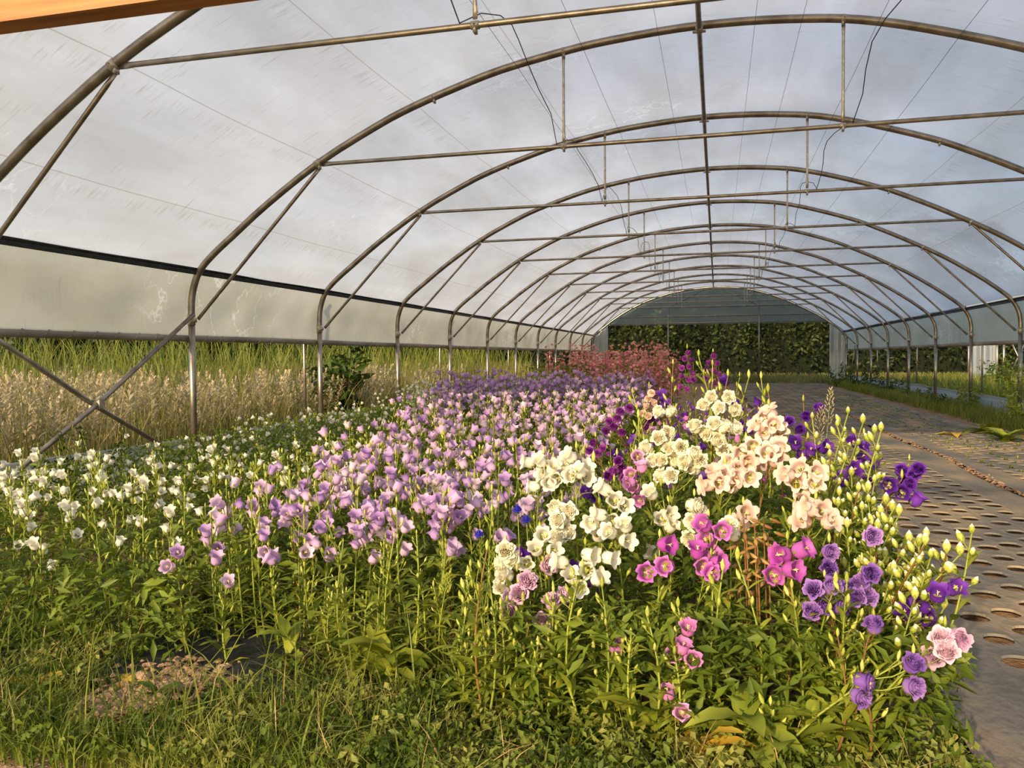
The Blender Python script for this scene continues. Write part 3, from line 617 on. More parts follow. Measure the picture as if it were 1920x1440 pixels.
STYLE = {  # form, colour, bloom length, stem material
    'white': ('bell', 'white', .046), 'cream': ('double', 'cream', .050), 'blush': ('star', 'blush', .052), 'magenta': ('ruffle', 'magenta', .050),
    'rose': ('ruffle', 'rose', .044), 'pinklilac': ('double', 'pinklilac', .050), 'violet': ('double', 'violet', .044), 'deep': ('bell', 'deep', .044),
    'deepdouble': ('double', 'deep', .040), 'plum': ('rosette', 'plum', .036), 'lilac': ('bell', 'lilac', .042), 'palelilac': ('bell', 'palelilac', .042),
    'smallwhite': ('bell', 'white', .033), 'pink': ('rosette', 'pink', .04), 'pale_rosette': ('rosette', 'blush', .034), 'plumbell': ('double', 'plum', .036)}
def stem_path(base, top, n=7, bend=.12):
    b, t = Vector(base), Vector(top); d = t-b; s = Vector((random.uniform(-1, 1), random.uniform(-1, 1), 0))*bend*d.length
    return [b+d*q+s*math.sin(PI*q)*.5 for q in [k/(n-1) for k in range(n)]]
def along(path, q):
    x = q*(len(path)-1); i = min(int(x), len(path)-2); return path[i].lerp(path[i+1], x-i)
def pose_blooms(path, n, L, style, up=.7, face=None, spread=.045, q0=.62):
    out = []
    for k in range(n):
        q = q0+(1-q0)*(k+.5)/n; a = k*2.4+random.uniform(-.5, .5); o = Vector((math.cos(a), math.sin(a), 0))
        if face is not None: o = (o*.8+Vector(face)).normalized()
        p = along(path, q)+o*spread*random.uniform(.5, 1.1)+Vector((0, 0, random.uniform(-.01, .02)))
        d = (o*random.uniform(.4, 1)+Vector((0, 0, up*random.uniform(.5, 1.5)))).normalized(); out.append((p, d, L*random.uniform(.86, 1.12)))
    return out
def bellflower(root, top, kind, blooms, nbud, nleaf, detail, label, cat='flower', group=None, name='bellflower', stem=G_STEM, budmat=BUDG, leafL=.075, bend=.18, budq=.55, dark_core=True, leafq=(.06, .9)):
    """one flowering stem: stem, leaves, blooms, buds. positions in world space, children relative to the base"""
    t = thing(name, label, cat, root, group); root = Vector(root); path = stem_path((0, 0, 0), Vector(top)-root, 7, bend); H = (Vector(top)-root).length
    sm = MB().add(*tube(path, [.0042-.0022*k/6 for k in range(7)], 6))
    pets = []
    for p, d, L in blooms:
        lp = Vector(p)-root; q = max(.25, min(.97, lp.z/max(.1, path[-1].z)-.10)); a = along(path, q)
        mid = a.lerp(lp, .55)+Vector((0, 0, -.008)); sm.add(*tube([a, mid, lp], .0018, 4, False)); pets.append((lp, d, L))
    budp = []
    for k in range(nbud):
        q = budq+(1-budq)*(k+1)/nbud; a = k*2.4+random.uniform(-.4, .4); r = .004+.020*random.random() if k < nbud-1 else 0
        c = along(path, min(1, q)); lp = c+Vector((math.cos(a)*r*1.3, math.sin(a)*r*1.3, .012*random.random())); d = Vector((math.cos(a)*.5*(r > 0), math.sin(a)*.5*(r > 0), 1)).normalized()
        if r: sm.add(*tube([along(path, max(0, q-.05)), lp], .0014, 4, False))
        budp.append((lp, d, random.uniform(.017, .027)))
    link('stem', sm.mesh('stem', [stem]), t)
    form, col, _ = STYLE[kind]
    for lp, d, L in pets:
        if detail == 2:
            b = link('bloom', bloom_me(form, col, False), t, lp, qdir(d, random.uniform(0, 6)), L)
            link('calyx', calyx_me, b)
            if form in ('bell', 'star', 'ruffle'): link('pistil', pistil_me, b)
        else: link('bloom', bloom_me(form, col), t, lp, qdir(d, random.uniform(0, 6)), L)
    for lp, d, L in budp: link('bud', bud_me(budmat), t, lp, qdir(d, random.uniform(0, 6)), L)
    if detail == 2:
        for k in range(nleaf):
            q = leafq[0]+(leafq[1]-leafq[0])*(k+random.random()*.5)/nleaf; me = random.choice(LEAF) if q > .15 or stem is not R_STEM else LEAF_DRY
            link('leaf', me, t, along(path, q), lq(k*2.4+random.uniform(-.3, .3), random.uniform(.1, .8)+.3*q), leafL*(1.15-.6*q)*random.uniform(.75, 1.25))
    else:
        mb = MB()
        for k in range(nleaf):
            q = leafq[0]+(leafq[1]-leafq[0])*(k+random.random()*.5)/nleaf; vf = random.choice(LVF); p = along(path, q)
            mb.add(xf(vf[0], p, lq(k*2.4+random.uniform(-.3, .3), random.uniform(.1, .8)+.3*q), leafL*(1.15-.6*q)*random.uniform(.75, 1.25)), vf[1])
        o = link('foliage', mb.mesh('foliage', [G_LEAF]), t); o['kind'] = 'stuff'
    return t
LVF = [leaf_vf(1, .12, .45, n=3), leaf_vf(1, .15, .2, n=3), leaf_vf(1, .10, .7, n=3)]
# ---- hand-placed stems of the front bed: (kind, depth, bloom pixels, buds, stem, label)
FRONT = [
 ('white', 2.62, [(991, 867), (1013, 865), (1036, 878), (1020, 890), (1045, 898), (1001, 912), (1031, 905)], 3, 'white bellflower with seven open bells, leftmost white cluster of the front bed'),
 ('white', 2.60, [(1069, 856), (1061, 872), (1073, 892), (1098, 895), (1097, 878), (1086, 885)], 4, 'white bellflower with nodding outward bells beside the leftmost white cluster'),
 ('white', 2.48, [(1133, 917), (1152, 940), (1170, 948)], 3, 'white bellflower topped by one wide bell with an orange heart'),
 ('white', 2.44, [(1124, 965), (1110, 980), (1122, 1003), (1150, 975), (1172, 985), (1143, 998), (1157, 999), (1174, 1014)], 4, 'white bellflower with eight crowded bells below the wide orange-hearted one'),
 ('cream', 2.50, [(1042, 955), (1068, 957), (1048, 975), (1054, 990), (1045, 1008), (1066, 1000)], 3, 'creamy double bellflower stacked in a column left of the crowded white one'),
 ('cream', 2.32, [(948, 1033), (943, 1056), (946, 1078), (943, 1100), (962, 1052)], 3, 'creamy double bellflower at the dark gap, leftmost of the low front ones'),
 ('white', 2.34, [(1019, 1005), (1037, 1031), (988, 1057), (1005, 1030)], 5, 'white bellflower beside a reddish stem over the pale pink doubles'),
 ('white', 2.30, [(1105, 1040), (1051, 1054), (1104, 1070), (1122, 1085), (1071, 1080), (1142, 1046), (1088, 1100)], 5, 'white bellflower with wide low bells right of the pale pink doubles'),
 ('cream', 3.35, [(1236, 772), (1257, 772)], 5, 'cream bellflower with a pair of double blooms at its tip'),
 ('cream', 3.30, [(1320, 760), (1350, 765), (1377, 768), (1365, 745), (1335, 745)], 6, 'cream double bellflower, highest white cluster of the front bed'),
 ('cream', 3.12, [(1303, 800), (1325, 810), (1340, 795), (1358, 800), (1378, 803), (1345, 825), (1356, 842), (1330, 814)], 5, 'cream double bellflower with eight blooms under the highest white cluster'),
 ('cream', 2.95, [(1256, 842), (1235, 822), (1225, 865), (1212, 840), (1238, 864), (1268, 864), (1277, 838), (1250, 812)], 8, 'cream bellflower among tall yellow-green buds, left of the blush ones'),
 ('cream', 2.90, [(1300, 850), (1312, 862), (1285, 866), (1300, 878), (1240, 893), (1259, 892)], 5, 'cream double bellflower beside the first blush bells'),
 ('white', 2.66, [(1221, 925), (1254, 965), (1258, 987), (1224, 1033), (1240, 975)], 6, 'white bellflower with small bells spaced down its stem behind the magenta ones'),
 ('cream', 2.60, [(1302, 948), (1310, 962), (1300, 977), (1295, 1010)], 5, 'cream bellflower with a short column of blooms above the magenta cluster'),
 ('cream', 2.42, [(1366, 985), (1372, 1000)], 2, 'large ruffled white double bellflower behind a magenta bloom'),
 ('blush', 3.10, [(1445, 775), (1450, 797), (1462, 812), (1422, 800), (1437, 815), (1432, 786)], 5, 'blush bellflower, highest of the pale pink clusters'),
 ('blush', 2.86, [(1393, 850), (1412, 838), (1370, 870), (1385, 882), (1407, 880), (1424, 870), (1400, 866)], 4, 'blush bellflower with seven bells next to the cream doubles'),
 ('blush', 2.72, [(1355, 893), (1377, 895), (1405, 895), (1325, 910), (1347, 905), (1372, 912), (1338, 888)], 3, 'blush bellflower leaning left below the cream doubles'),
 ('blush', 2.80, [(1462, 842), (1455, 862), (1440, 850)], 4, 'blush bellflower with pale drooping bells behind the right-hand cluster'),
 ('blush', 2.62, [(1500, 880), (1530, 887), (1475, 890), (1492, 905), (1528, 910), (1503, 940)], 4, 'blush bellflower with wide scalloped bells, rightmost pale pink cluster'),
 ('blush', 2.52, [(1517, 955), (1540, 960), (1505, 977), (1556, 978)], 3, 'blush bellflower hanging lowest at the right of the pale pink clusters'),
 ('blush', 2.62, [(1397, 963), (1390, 985)], 2, 'single blush bellflower over withered brown heads'),
 ('magenta', 2.36, [(1319, 983), (1353, 997), (1308, 1032), (1335, 1040), (1326, 1012)], 3, 'magenta bellflower with frilled bells in the middle of the front bed'),
 ('magenta', 2.28, [(1250, 1021), (1248, 1062), (1213, 1073)], 3, 'magenta bellflower, left one of the frilled magenta plants'),
 ('magenta', 2.30, [(1317, 1062), (1347, 1055), (1336, 1075)], 2, 'magenta bellflower half hidden under the middle frilled cluster'),
 ('magenta', 2.26, [(1505, 1030), (1465, 1040), (1486, 1068), (1450, 1080)], 4, 'magenta bellflower, rightmost frilled plant below the blush bells'),
 ('rose', 2.14, [(1290, 1178), (1280, 1212), (1262, 1230), (1285, 1242), (1300, 1238)], 3, 'rose-pink bellflower low in the middle of the front bed'),
 ('rose', 2.10, [(1252, 1298), (1280, 1338)], 2, 'rose-pink bellflower, lowest blooms near the bottom of the view'),
 ('rose', 2.18, [(1156, 1214)], 3, 'single rose-purple bellflower low at the left of the front bed'),
 ('pinklilac', 2.24, [(955, 1147), (975, 1113), (988, 1090), (960, 1120)], 3, 'pale pink double bellflower, left of two ruffled clusters'),
 ('pinklilac', 2.24, [(1035, 1128), (1058, 1118), (1018, 1163)], 3, 'pale pink double bellflower, right of two ruffled clusters'),
 ('pinklilac', 2.34, [(1028, 1060)], 3, 'pale pink bellflower bud opening on a reddish stem'),
 ('rose', 2.9, [(1183, 890), (1190, 915), (1203, 875), (1200, 937), (1196, 857), (1180, 905)], 3, 'pink and magenta bellflower spike between white clusters'),
 ('violet', 2.24, [(1635, 1005)], 5, 'large ruffled lilac double bellflower at the right edge of the bed'),
 ('violet', 2.20, [(1525, 1105), (1560, 1100), (1547, 1137), (1521, 1147), (1575, 1137)], 4, 'violet double bellflower with five rosettes at the lower right'),
 ('violet', 2.22, [(1593, 1105), (1617, 1093), (1627, 1120), (1632, 1075), (1610, 1120)], 5, 'violet double bellflower at the lower right, beside the five rosettes'),
 ('violet', 2.12, [(1638, 1172)], 3, 'single violet double bellflower below the violet clusters'),
 ('violet', 2.34, [(1553, 1065), (1556, 1035)], 6, 'violet bellflower among many closed buds'),
 ('violet', 2.02, [(1712, 1245), (1713, 1288)], 5, 'faded lilac bellflower leaning over the ground fabric at the lower right'),
 ('violet', 2.02, [(1620, 1278), (1613, 1307)], 4, 'half-open lilac bellflower low in the right corner of the bed'),
 ('pinklilac', 2.10, [(1765, 1198), (1775, 1222), (1750, 1230), (1797, 1197)], 5, 'faded pink and white bellflower reaching furthest over the ground fabric'),
 ('deep', 2.28, [(1788, 1103), (1758, 1115), (1727, 1137), (1739, 1160), (1702, 1150)], 3, 'deep purple bellflower with five bells leaning over the planting holes'),
 ('deepdouble', 2.85, [(1722, 880), (1712, 892), (1705, 907), (1690, 882), (1695, 900)], 3, 'deep purple double bellflower against the ground fabric, upper right'),
 ('deep', 2.80, [(1665, 910), (1718, 938), (1690, 925)], 6, 'deep purple bellflower half hidden below the upper right double one'),
 ('deepdouble', 3.5, [(1535, 765), (1510, 780), (1480, 790), (1500, 805)], 5, 'purple double bellflower behind the highest blush cluster'),
 ('deep', 3.2, [(1545, 840), (1520, 845), (1492, 832), (1502, 860)], 5, 'purple bellflower behind the rightmost blush cluster'),
 ('deep', 3.1, [(1620, 842), (1602, 830), (1617, 856), (1640, 870)], 6, 'purple bellflower behind the right-hand bud spikes'),
 ('deep', 2.9, [(1600, 880), (1625, 905), (1580, 900)], 5, 'purple bellflower inside the right-hand bud spikes'),
 ('plum', 3.8, [(1142, 790), (1157, 785), (1136, 808), (1166, 811), (1150, 800), (1180, 765), (1163, 772)], 3, 'plum-coloured stock left of the cream bellflowers'),
 ('plum', 4.0, [(1201, 776), (1222, 785), (1210, 800), (1226, 770), (1215, 790)], 3, 'plum-coloured stock just left of the paired cream blooms'),
 ('deep', 4.2, [(1242, 742), (1226, 760), (1245, 757)], 3, 'violet bellflower peeping above the paired cream blooms'),
 ('plumbell', 3.1, [(1160, 865), (1150, 885), (1170, 897), (1140, 892), (1165, 880)], 4, 'violet double bellflower between the lilac bed and the white clusters'),
 ('deep', 3.0, [(1110, 905), (1100, 925), (1120, 930)], 3, 'violet bellflower in the shade behind the wide orange-hearted bell'),
 ('deep', 2.5, [(985, 1040), (1075, 1070), (992, 1100), (1100, 1105)], 2, 'violet bellflower mostly hidden behind the low white ones'),
 ('plum', 3.7, [(1112, 830), (1120, 850), (1130, 840), (1105, 845)], 2, 'dark plum stock below the other plum one, in shade'),
 ('deep', 4.4, [(1360, 715), (1380, 760), (1420, 755)], 8, 'violet bellflower behind the highest white cluster'),
 ('pale_rosette', 3.9, [(1221, 737), (1215, 748), (1226, 755), (1213, 762), (1222, 768), (1206, 775), (1216, 780)], 2, 'slim spike of pale pink florets left of the paired cream blooms'),
 ('plum', 4.9, [(1290, 662), (1284, 672), (1297, 676), (1279, 690), (1292, 688), (1298, 700), (1278, 706), (1290, 712), (1276, 726), (1288, 730), (1300, 712)], 2, 'tall plum-coloured stock, left of two spikes against the hedge'),
 ('plum', 4.9, [(1338, 668), (1330, 680), (1345, 682), (1324, 694), (1338, 696), (1348, 702), (1322, 710), (1336, 716), (1346, 722), (1342, 738)], 2, 'tall plum-coloured stock, right of two spikes against the hedge'),
 ('lilac', 2.50, [(516, 1045)], 5, 'lilac bellflower opening to the camera at the front of the lilac bed'),
 ('lilac', 2.50, [(499, 1035), (508, 1050)], 3, 'lilac bellflower twin bells at the front of the lilac bed'),
 ('palelilac', 2.48, [(572, 1037)], 5, 'pale lilac bellflower nodding alone right of the twin bells'),
 ('palelilac', 2.40, [(429, 1092)], 6, 'pale open bellflower, lowest bloom of the lilac bed'),
 ('lilac', 2.45, [(335, 1037), (317, 1063)], 6, 'two lilac bells alone at the left front of the lilac bed'),
 ('lilac', 2.62, [(408, 1030)], 6, 'lilac bellflower star facing the camera, left front of the lilac bed'),
 ('lilac', 2.65, [(692, 960), (707, 985), (733, 968), (733, 1010), (712, 975)], 6, 'lilac bellflower standing in the gap at the middle of the lilac bed'),
 ('lilac', 2.68, [(838, 945), (845, 965), (835, 965), (812, 945), (862, 940), (840, 990), (862, 972)], 6, 'lilac bellflower cluster above the feathery green stems'),
 ('lilac', 2.72, [(540, 965), (560, 960), (572, 982), (598, 990), (537, 980)], 6, 'lilac bellflower with five bells, centre left of the lilac bed'),
 ('palelilac', 2.6, [(404, 965), (415, 990), (490, 995)], 5, 'pale lilac bellflower at the left rim of the lilac bed')]
bud_dark = BUDG
for kind, Y, px, nb, label in FRONT:
    form, col, L = STYLE[kind]; L *= random.uniform(.95, 1.08); Y = Y
    bl = []; cx = sum(p[0] for p in px)/len(px)
    for (x, y) in px:
        dY = random.uniform(-.03, .03); p = at(x, y, Y+dY)
        up = .75 if kind in ('lilac', 'palelilac', 'rose', 'deep') else .42
        d = Vector(((x-cx)/38*.6+random.uniform(-.55, .55), -random.uniform(.2, 1.0), up*random.uniform(-.1, 1.7))).normalized()
        bl.append((p-d*L*.5, d, L))
    topp = at(sum(p[0] for p in px)/len(px), min(p[1] for p in px), Y+.03); topp.z += .02
    lean = .10 if cx > 1650 else (-.03 if cx < 1200 else .02)
    bx = topp.x-lean*(3.2 if cx > 1650 else 1)+random.uniform(-.03, .03)
    bellflower((bx, max(2.08, Y+random.uniform(-.02, .1)), -.02), topp, kind, bl, nb, 24 if Y < 3.4 else 12, 2 if Y < 3.4 else 1, label, group=None,
               name='stock_flower' if 'stock' in label else {'cream': 'cream', 'white': 'white', 'blush': 'blush', 'magenta': 'magenta', 'rose': 'rose', 'pinklilac': 'pink', 'violet': 'violet', 'lilac': 'lilac', 'palelilac': 'lilac', 'deep': 'purple', 'deepdouble': 'purple', 'plumbell': 'purple', 'pale_rosette': 'blush'}[kind]+'_bellflower', stem=R_STEM if random.random() < .22 else G_STEM)
ANCH = (((1020, 890), 'the leftmost white cluster'), ((1145, 985), 'the eight crowded white bells'), ((946, 1060), 'the low cream doubles'), ((965, 1120), 'the left pale pink doubles'), ((1038, 1140), 'the right pale pink doubles'), ((1100, 1065), 'the wide low white bells'),
    ((1235, 1045), 'the left magenta plant'), ((1325, 1020), 'the middle magenta cluster'), ((1475, 1055), 'the rightmost magenta plant'), ((1280, 1215), 'the rose-pink plant'), ((1156, 1214), 'the single rose-purple bloom'), ((1548, 1125), 'the violet rosettes'), ((1635, 1005), 'the large lilac double'),
    ((1638, 1172), 'the single violet bloom'), ((1755, 1120), 'the five deep purple bells'), ((1712, 1265), 'the faded lilac blooms'), ((1617, 1290), 'the half-open lilac blooms'), ((1510, 960), 'the lowest blush bells'), ((1600, 880), 'the purple bells in the thicket'), ((1700, 890), 'the deep purple doubles'), ((1265, 1315), 'the lowest rose-pink blooms'),
    ((335, 1050), 'the two lone lilac bells'), ((429, 1092), 'the lowest pale bloom'), ((508, 1045), 'the twin lilac bells'), ((572, 1037), 'the lone nodding pale bell'), ((715, 985), 'the lilac plant in the gap'), ((840, 965), 'the lilac cluster above the gap'))
_used = {}
def beside(px, py):
    for (ax, ay), nm in sorted(ANCH, key=lambda q: (q[0][0]-px)**2+(q[0][1]-py)**2):
        dx, dy = px-ax, py-ay; h = 'left' if dx < 0 else 'right'
        for w_ in ((h+' of ' if abs(dx) > abs(dy) else ('below ' if dy > 0 else 'above ')), ('below ' if dy > 0 else 'above ')+'and '+h+' of ', 'close by, '+h+' of ', 'further '+h+' of '):
            if (w_, nm) not in _used: _used[(w_, nm)] = 1; return w_+nm
# ---- stems that carry only closed buds
def spike(px, py, Y, nb, label, group, L=1.0, base_dx=0, detail=2, nleaf=24, fat=False):
    topp = at(px, py, Y); r = (topp.x+base_dx+random.uniform(-.03, .03), max(2.06, Y+random.uniform(-.03, .06)), -.02)
    t = thing('budding_bellflower', label, 'flower', r, group); r = Vector(r); path = stem_path((0, 0, 0), topp-r, 7, .2)
    sm = MB().add(*tube(path, [.0045-.0024*k/6 for k in range(7)], 6)); H = (topp-r).length
    for k in range(nb):
        q = 1-(.45 if nb > 9 else .3)*(k/nb); a = k*2.4; rr = .0 if k == 0 else .014+.012*random.random(); c = along(path, q)
        lp = c+Vector((math.cos(a)*rr, math.sin(a)*rr, 0)); d = Vector((math.cos(a)*.55*(k > 0), math.sin(a)*.55*(k > 0), 1)).normalized()
        sm.add(*tube([along(path, q-.03), lp], .0014, 4, False)); link('bud', fat_bud_me() if fat else bud_me(BUDG), t, lp, qdir(d, a), L*random.uniform(.018, .027))
    link('stem', sm.mesh('stem', [R_STEM if random.random() < .1 else G_STEM]), t)
    for k in range(nleaf):
        q = .05+.9*(k+random.random()*.5)/nleaf
        link('leaf', random.choice(LEAF), t, along(path, q), lq(k*2.4, random.uniform(.2, .9)), (.085)*(1.2-.6*q)*random.uniform(.7, 1.25))
    return t
for px, py, Y, nb, lb in ((1262, 683, 3.5, 12, 'tall spike of yellow-green buds left of the highest white cluster'), (1310, 668, 3.6, 12, 'tallest spike of yellow-green buds, in front of the plum stocks'), (1336, 685, 3.6, 12, 'tall bud spike just below the right-hand plum stock'),
    (1365, 705, 3.7, 5, 'thin stem with a single bud above the highest white cluster'), (1404, 708, 3.7, 5, 'thin bud stem against the ground fabric, left one'), (1427, 710, 3.6, 8, 'bud stem against the ground fabric, above the blush cluster'),
    (1186, 738, 3.4, 12, 'narrow spike of tiny buds right of the plum stock'), (1197, 783, 3.1, 10, 'narrow spike of tiny buds, lower of two beside the plum stock'), (1095, 853, 2.7, 2, 'stem with one fat yellow bud over the left white clusters'), (1113, 866, 2.7, 3, 'stem with small buds beside the fat yellow bud'),
    (1590, 775, 3.0, 12, 'bud spike with a white tip, highest of the right-hand group'), (1618, 793, 2.95, 10, 'bud spike right of the white-tipped one'), (1652, 808, 2.85, 8, 'forked bud spike, furthest right of the tall group'), (1640, 812, 2.9, 8, 'bud spike beside the forked one'),
    (1570, 800, 3.0, 9, 'bud spike left of the white-tipped one'), (1523, 785, 3.2, 7, 'bud spike behind the blush bells'), (1440, 735, 3.4, 6, 'small bud stem above the highest blush cluster'),
    (1355, 1070, 2.2, 3, 'bud stem with one large pointed bud at the bottom centre'), (1383, 1050, 2.2, 3, 'bud stem with a pointed bud beside the large one')):
    spike(px, py, Y, nb, lb, None, 1.2 if nb > 6 else 1.4, fat=px > 1500)
for k in range(34):   # right-hand thicket of buds
    u = random.random(); px = 1560+u*190+random.uniform(-25, 20); py = 880+u*150+random.uniform(-40, 110)
    if px > 1740 and py < 960: continue
    Y = 2.75-(py-880)/210*.42+random.uniform(-.06, .08)
    spike(px, py, max(2.1, Y), random.choice((6, 8, 10)), 'stem of fat cream buds, '+beside(px, py), 'bud stems on the right flank', 1.25, -.05-.16*u, fat=True)
for k, (px, py) in enumerate([(1822, 1000), (1800, 1040), (1775, 1035), (1735, 1020), (1745, 1045), (1770, 1140), (1740, 1090)]):
    spike(px, py, 2.32, 7, ['outermost bud stem leaning over the planting holes, white bloom at its tip', 'bud stem leaning right below the outermost one', 'short bud stem leaning right, third from the outermost', 'cream bud stem over the deep purple bells', 'cream bud stem just left of the outermost ones', 'bud stem in front of the deep purple bells', 'bud stem rising left of the deep purple bells'][k], None, 1.3, -.22, fat=True)
for k in range(46):   # low front row of budding stems
    px = random.uniform(868, 1180) if k < 30 else random.uniform(1180, 1640); py = 1040+abs(px-900)*.22+random.uniform(-20, 160) if k < 30 else random.uniform(1090, 1330)
    spike(px, min(py, 1330), 2.10+random.uniform(0, .14), random.choice((3, 4, 6)), 'leafy budding front-row stem, '+beside(px, py), 'front row of budding stems, '+('left' if k < 30 else 'right'), 1.1, nleaf=24)
for k in range(40):   # left front budding row
    px = random.uniform(215, 640); py = 1075+random.uniform(-60, 90)+(30 if px < 300 else 0)
    Y = 1.506*1000*(CAM_H-random.uniform(.26, .36))/(py-666)/1000
    Y = min(2.95, max(2.3, (CAM_H-random.uniform(.28, .38))*1506/(py-668)))
    if 250 < px < 580: Y = 2.78+random.uniform(0, .2); py = 668+(CAM_H-random.uniform(.28, .42))*1506/Y
    spike(px, py, Y, random.choice((3, 5, 6)), 'budding stem before the lilac bed, '+beside(px, py), 'budding stems before the lilac bed', 1.0, nleaf=16)
# ---- mass plants -------------------------------------------------
def variant(kind, H, nb, nbud, nl, seed, lo=True, cols=None):
    """one whole low-detail stem as a single mesh"""
    st = random.getstate(); random.seed(seed); mb = MB(); path = stem_path((0, 0, 0), (random.uniform(-.06, .06), random.uniform(-.06, .06), H), 5, .1)
    mb.add(*tube(path, [.004, .0035, .003, .0025, .002], 4, False), m=1)
    form, col, L = STYLE[kind]
    for p, d, l in pose_blooms(path, nb, L, kind, up=.9, q0=.55 if form != 'rosette' else .4):
        if form.startswith('double'): vfs = double_vf(lo=True)
        elif form == 'rosette': vfs = rosette_vf(2, 5)
        else: vfs = [bell_vf(10, lo=True)]
        q = qdir(d, random.uniform(0, 6))
        for v, f in vfs: mb.add(xf(v, p, q, l), f, 0)
        if form == 'bell': v, f = calyx_vf(); mb.add(xf(v, p, q, l), f, 2)
    for k in range(nbud):
        q = .6+.4*(k+1)/nbud; a = k*2.4; p = along(path, q)+Vector((math.cos(a), math.sin(a), 0))*.016; v, f = bud_vf(5)
        mb.add(xf(v, p, qdir((math.cos(a)*.4, math.sin(a)*.4, 1)), random.uniform(.016, .025)), f, 3)
    for k in range(nl):
        q = .1+.8*k/nl; v, f = LVF[k % 3]; mb.add(xf(v, along(path, q), lq(k*2.4, random.uniform(.1, .8)), .075*(1.15-.6*q)*random.uniform(.8, 1.2)), f, 2 if k % 3 == 0 else 1)
    random.setstate(st); return mb
def vmesh(mb, name, col): return mb.mesh(name, [P[col], G_LEAF, CALYX, BUDG])
xb = lambda y: -1.80-.19*(y-2.4)
xr = lambda y: -.66-.01*y-(.06 if y < 3 else 0)
def scatter(n, y0, y1, xa, xc, mind, power=1.0):
    pts = []; tries = 0
    while len(pts) < n and tries < n*40:
        tries += 1; y = y0+(y1-y0)*random.random()**power; a, c = xa(y), xc(y); x = random.uniform(a, c)
        ang = math.atan2(x, y)+.25
        if abs(ang) > .64: continue
        if all((x-p[0])**2+(y-p[1])**2 > mind*mind for p in pts[-400:]): pts.append((x, y))
    return pts
NUM = ('no', 'one', 'two', 'three', 'four', 'five', 'six', 'seven', 'eight', 'nine')
def where(x, y, a, c):
    q = (x-a)/(c-a); side = ('left edge', 'left third', 'centre left', 'centre', 'centre right', 'right third', 'right edge')[max(0, min(6, int(q*7)))]
    j = (y-Y0)/SP; i = math.floor(j+.5); nm = ('second', 'third', 'fourth', 'fifth')[max(0, min(3, i+1))]; f_ = j+.5-i
    lev = (('just before the ' if f_ < .33 else 'level with the ' if f_ < .67 else 'just past the ')+nm+' hoop') if y > 3.2 else ('in the front row' if y < 2.9 else 'second row from the front')
    return side, lev
def hl(y): return .50+.05*min(5, y-2.4)
# lilac bed
LV = [vmesh(variant('lilac' if k % 4 else 'palelilac', 1.0, 6+k % 3, 4, 10, 100+k), 'bellflower', 'lilac' if k % 4 else 'palelilac') for k in range(10)]
def hplant(mesh_v, x, y, H, label, group, name='bellflower', cat='flower'):
    o = link(name, mesh_v, None, (x, y, -.02), (0, 0, random.uniform(0, 6.28)), 1.0); return tag(o, label, cat, group)
near = scatter(78, 2.55, 3.7, lambda y: xb(y)+.02, xr, .115)
for x, y in near:
    H = hl(y)*random.uniform(.86, 1.12); kind = 'lilac' if random.random() < .72 else 'palelilac'; top = (x+random.uniform(-.05, .05), y+random.uniform(-.05, .05), H)
    path = [Vector((x, y, 0)).lerp(Vector(top), q) for q in (0, .5, 1)]
    bl = pose_blooms(path, random.choice((1, 2, 3, 4, 5)), .042, kind, up=1.0, spread=.04, q0=.62, face=(0, -.35, 0))
    sd_, lv_ = where(x, y, xb(y), xr(y)); bellflower((x, y, -.02), top, kind, bl, 6, 15, 1, ('lilac' if kind == 'lilac' else 'pale lilac')+' bellflower, '+NUM[len(bl)]+' open bells, '+sd_+' of its bed, '+lv_, group='lilac bellflowers in the middle bed', bend=.06, name='lilac_bellflower')
mid = scatter(180, 3.7, 7.6, xb, xr, .15)
LVH = {}
def scaled(prefix, lst, H, form_kind=None):
    return lst
# a full stem height of its own: three heights of each variant, blooms keep their true size
def vset(kind_of, heights, nb, seed, nv=5, nl=10, nbud=4, name='bellflower'):
    out = {}
    for h in heights: out[h] = [vmesh(variant(kind_of(k), h, nb+k % 3, nbud, nl, seed+k+int(h*100)), name, STYLE[kind_of(k)][1]) for k in range(nv)]
    return out
for me in LV: bpy.data.meshes.remove(me)
LSET = vset(lambda k: 'lilac' if k % 3 else 'palelilac', (.58, .66, .75), 3, 200, nbud=6, nl=13)
def pick(vs, H): return random.choice(vs[min(vs, key=lambda q: abs(q-H))])
for x, y in mid:
    me = pick(LSET, hl(y)*random.uniform(.9, 1.12)); sd_, lv_ = where(x, y, xb(y), xr(y))
    hplant(me, x, y, 0, ('pale lilac' if me.materials[0] == P['palelilac'] else 'lilac')+' bellflower stem, '+sd_+' of its bed, '+lv_, 'lilac bellflowers in the middle bed', 'lilac_bellflower')
def mass(name, label, cat, pts, kind_of, hf, nb, nl, nbud=2, seed=0):
    """plants beyond counting, one joined mesh"""
    Vs = []; vari = [variant(kind_of(k), 1.0*hf(k/5.0), nb, nbud, nl, seed+k) for k in range(6)]
    vv = [np.concatenate(m.v) for m in vari]; mb = MB(); mats = []
    tri = 0
    for x, y in pts:
        k = random.randrange(6); a = random.uniform(0, 6.28); R = np.array([[math.cos(a), -math.sin(a), 0], [math.sin(a), math.cos(a), 0], [0, 0, 1]])
        v = (vv[k]*random.uniform(.92, 1.1))@R.T+[x, y, -.02]; off = 0 if k % 3 else 4
        mb.add(v, vari[k].f, [m if m else (0 if k % 3 else 4) for m in vari[k].m])
    ca, cb = STYLE[kind_of(1)][1], STYLE[kind_of(0)][1]
    return tag(link(name, mb.mesh(name, [P[ca], G_LEAF, CALYX, BUDG, P[cb]])), label, cat, kind='stuff')
far = scatter(260, 7.6, 10.6, lambda y: max(xb(y), -3.3), xr, .12)
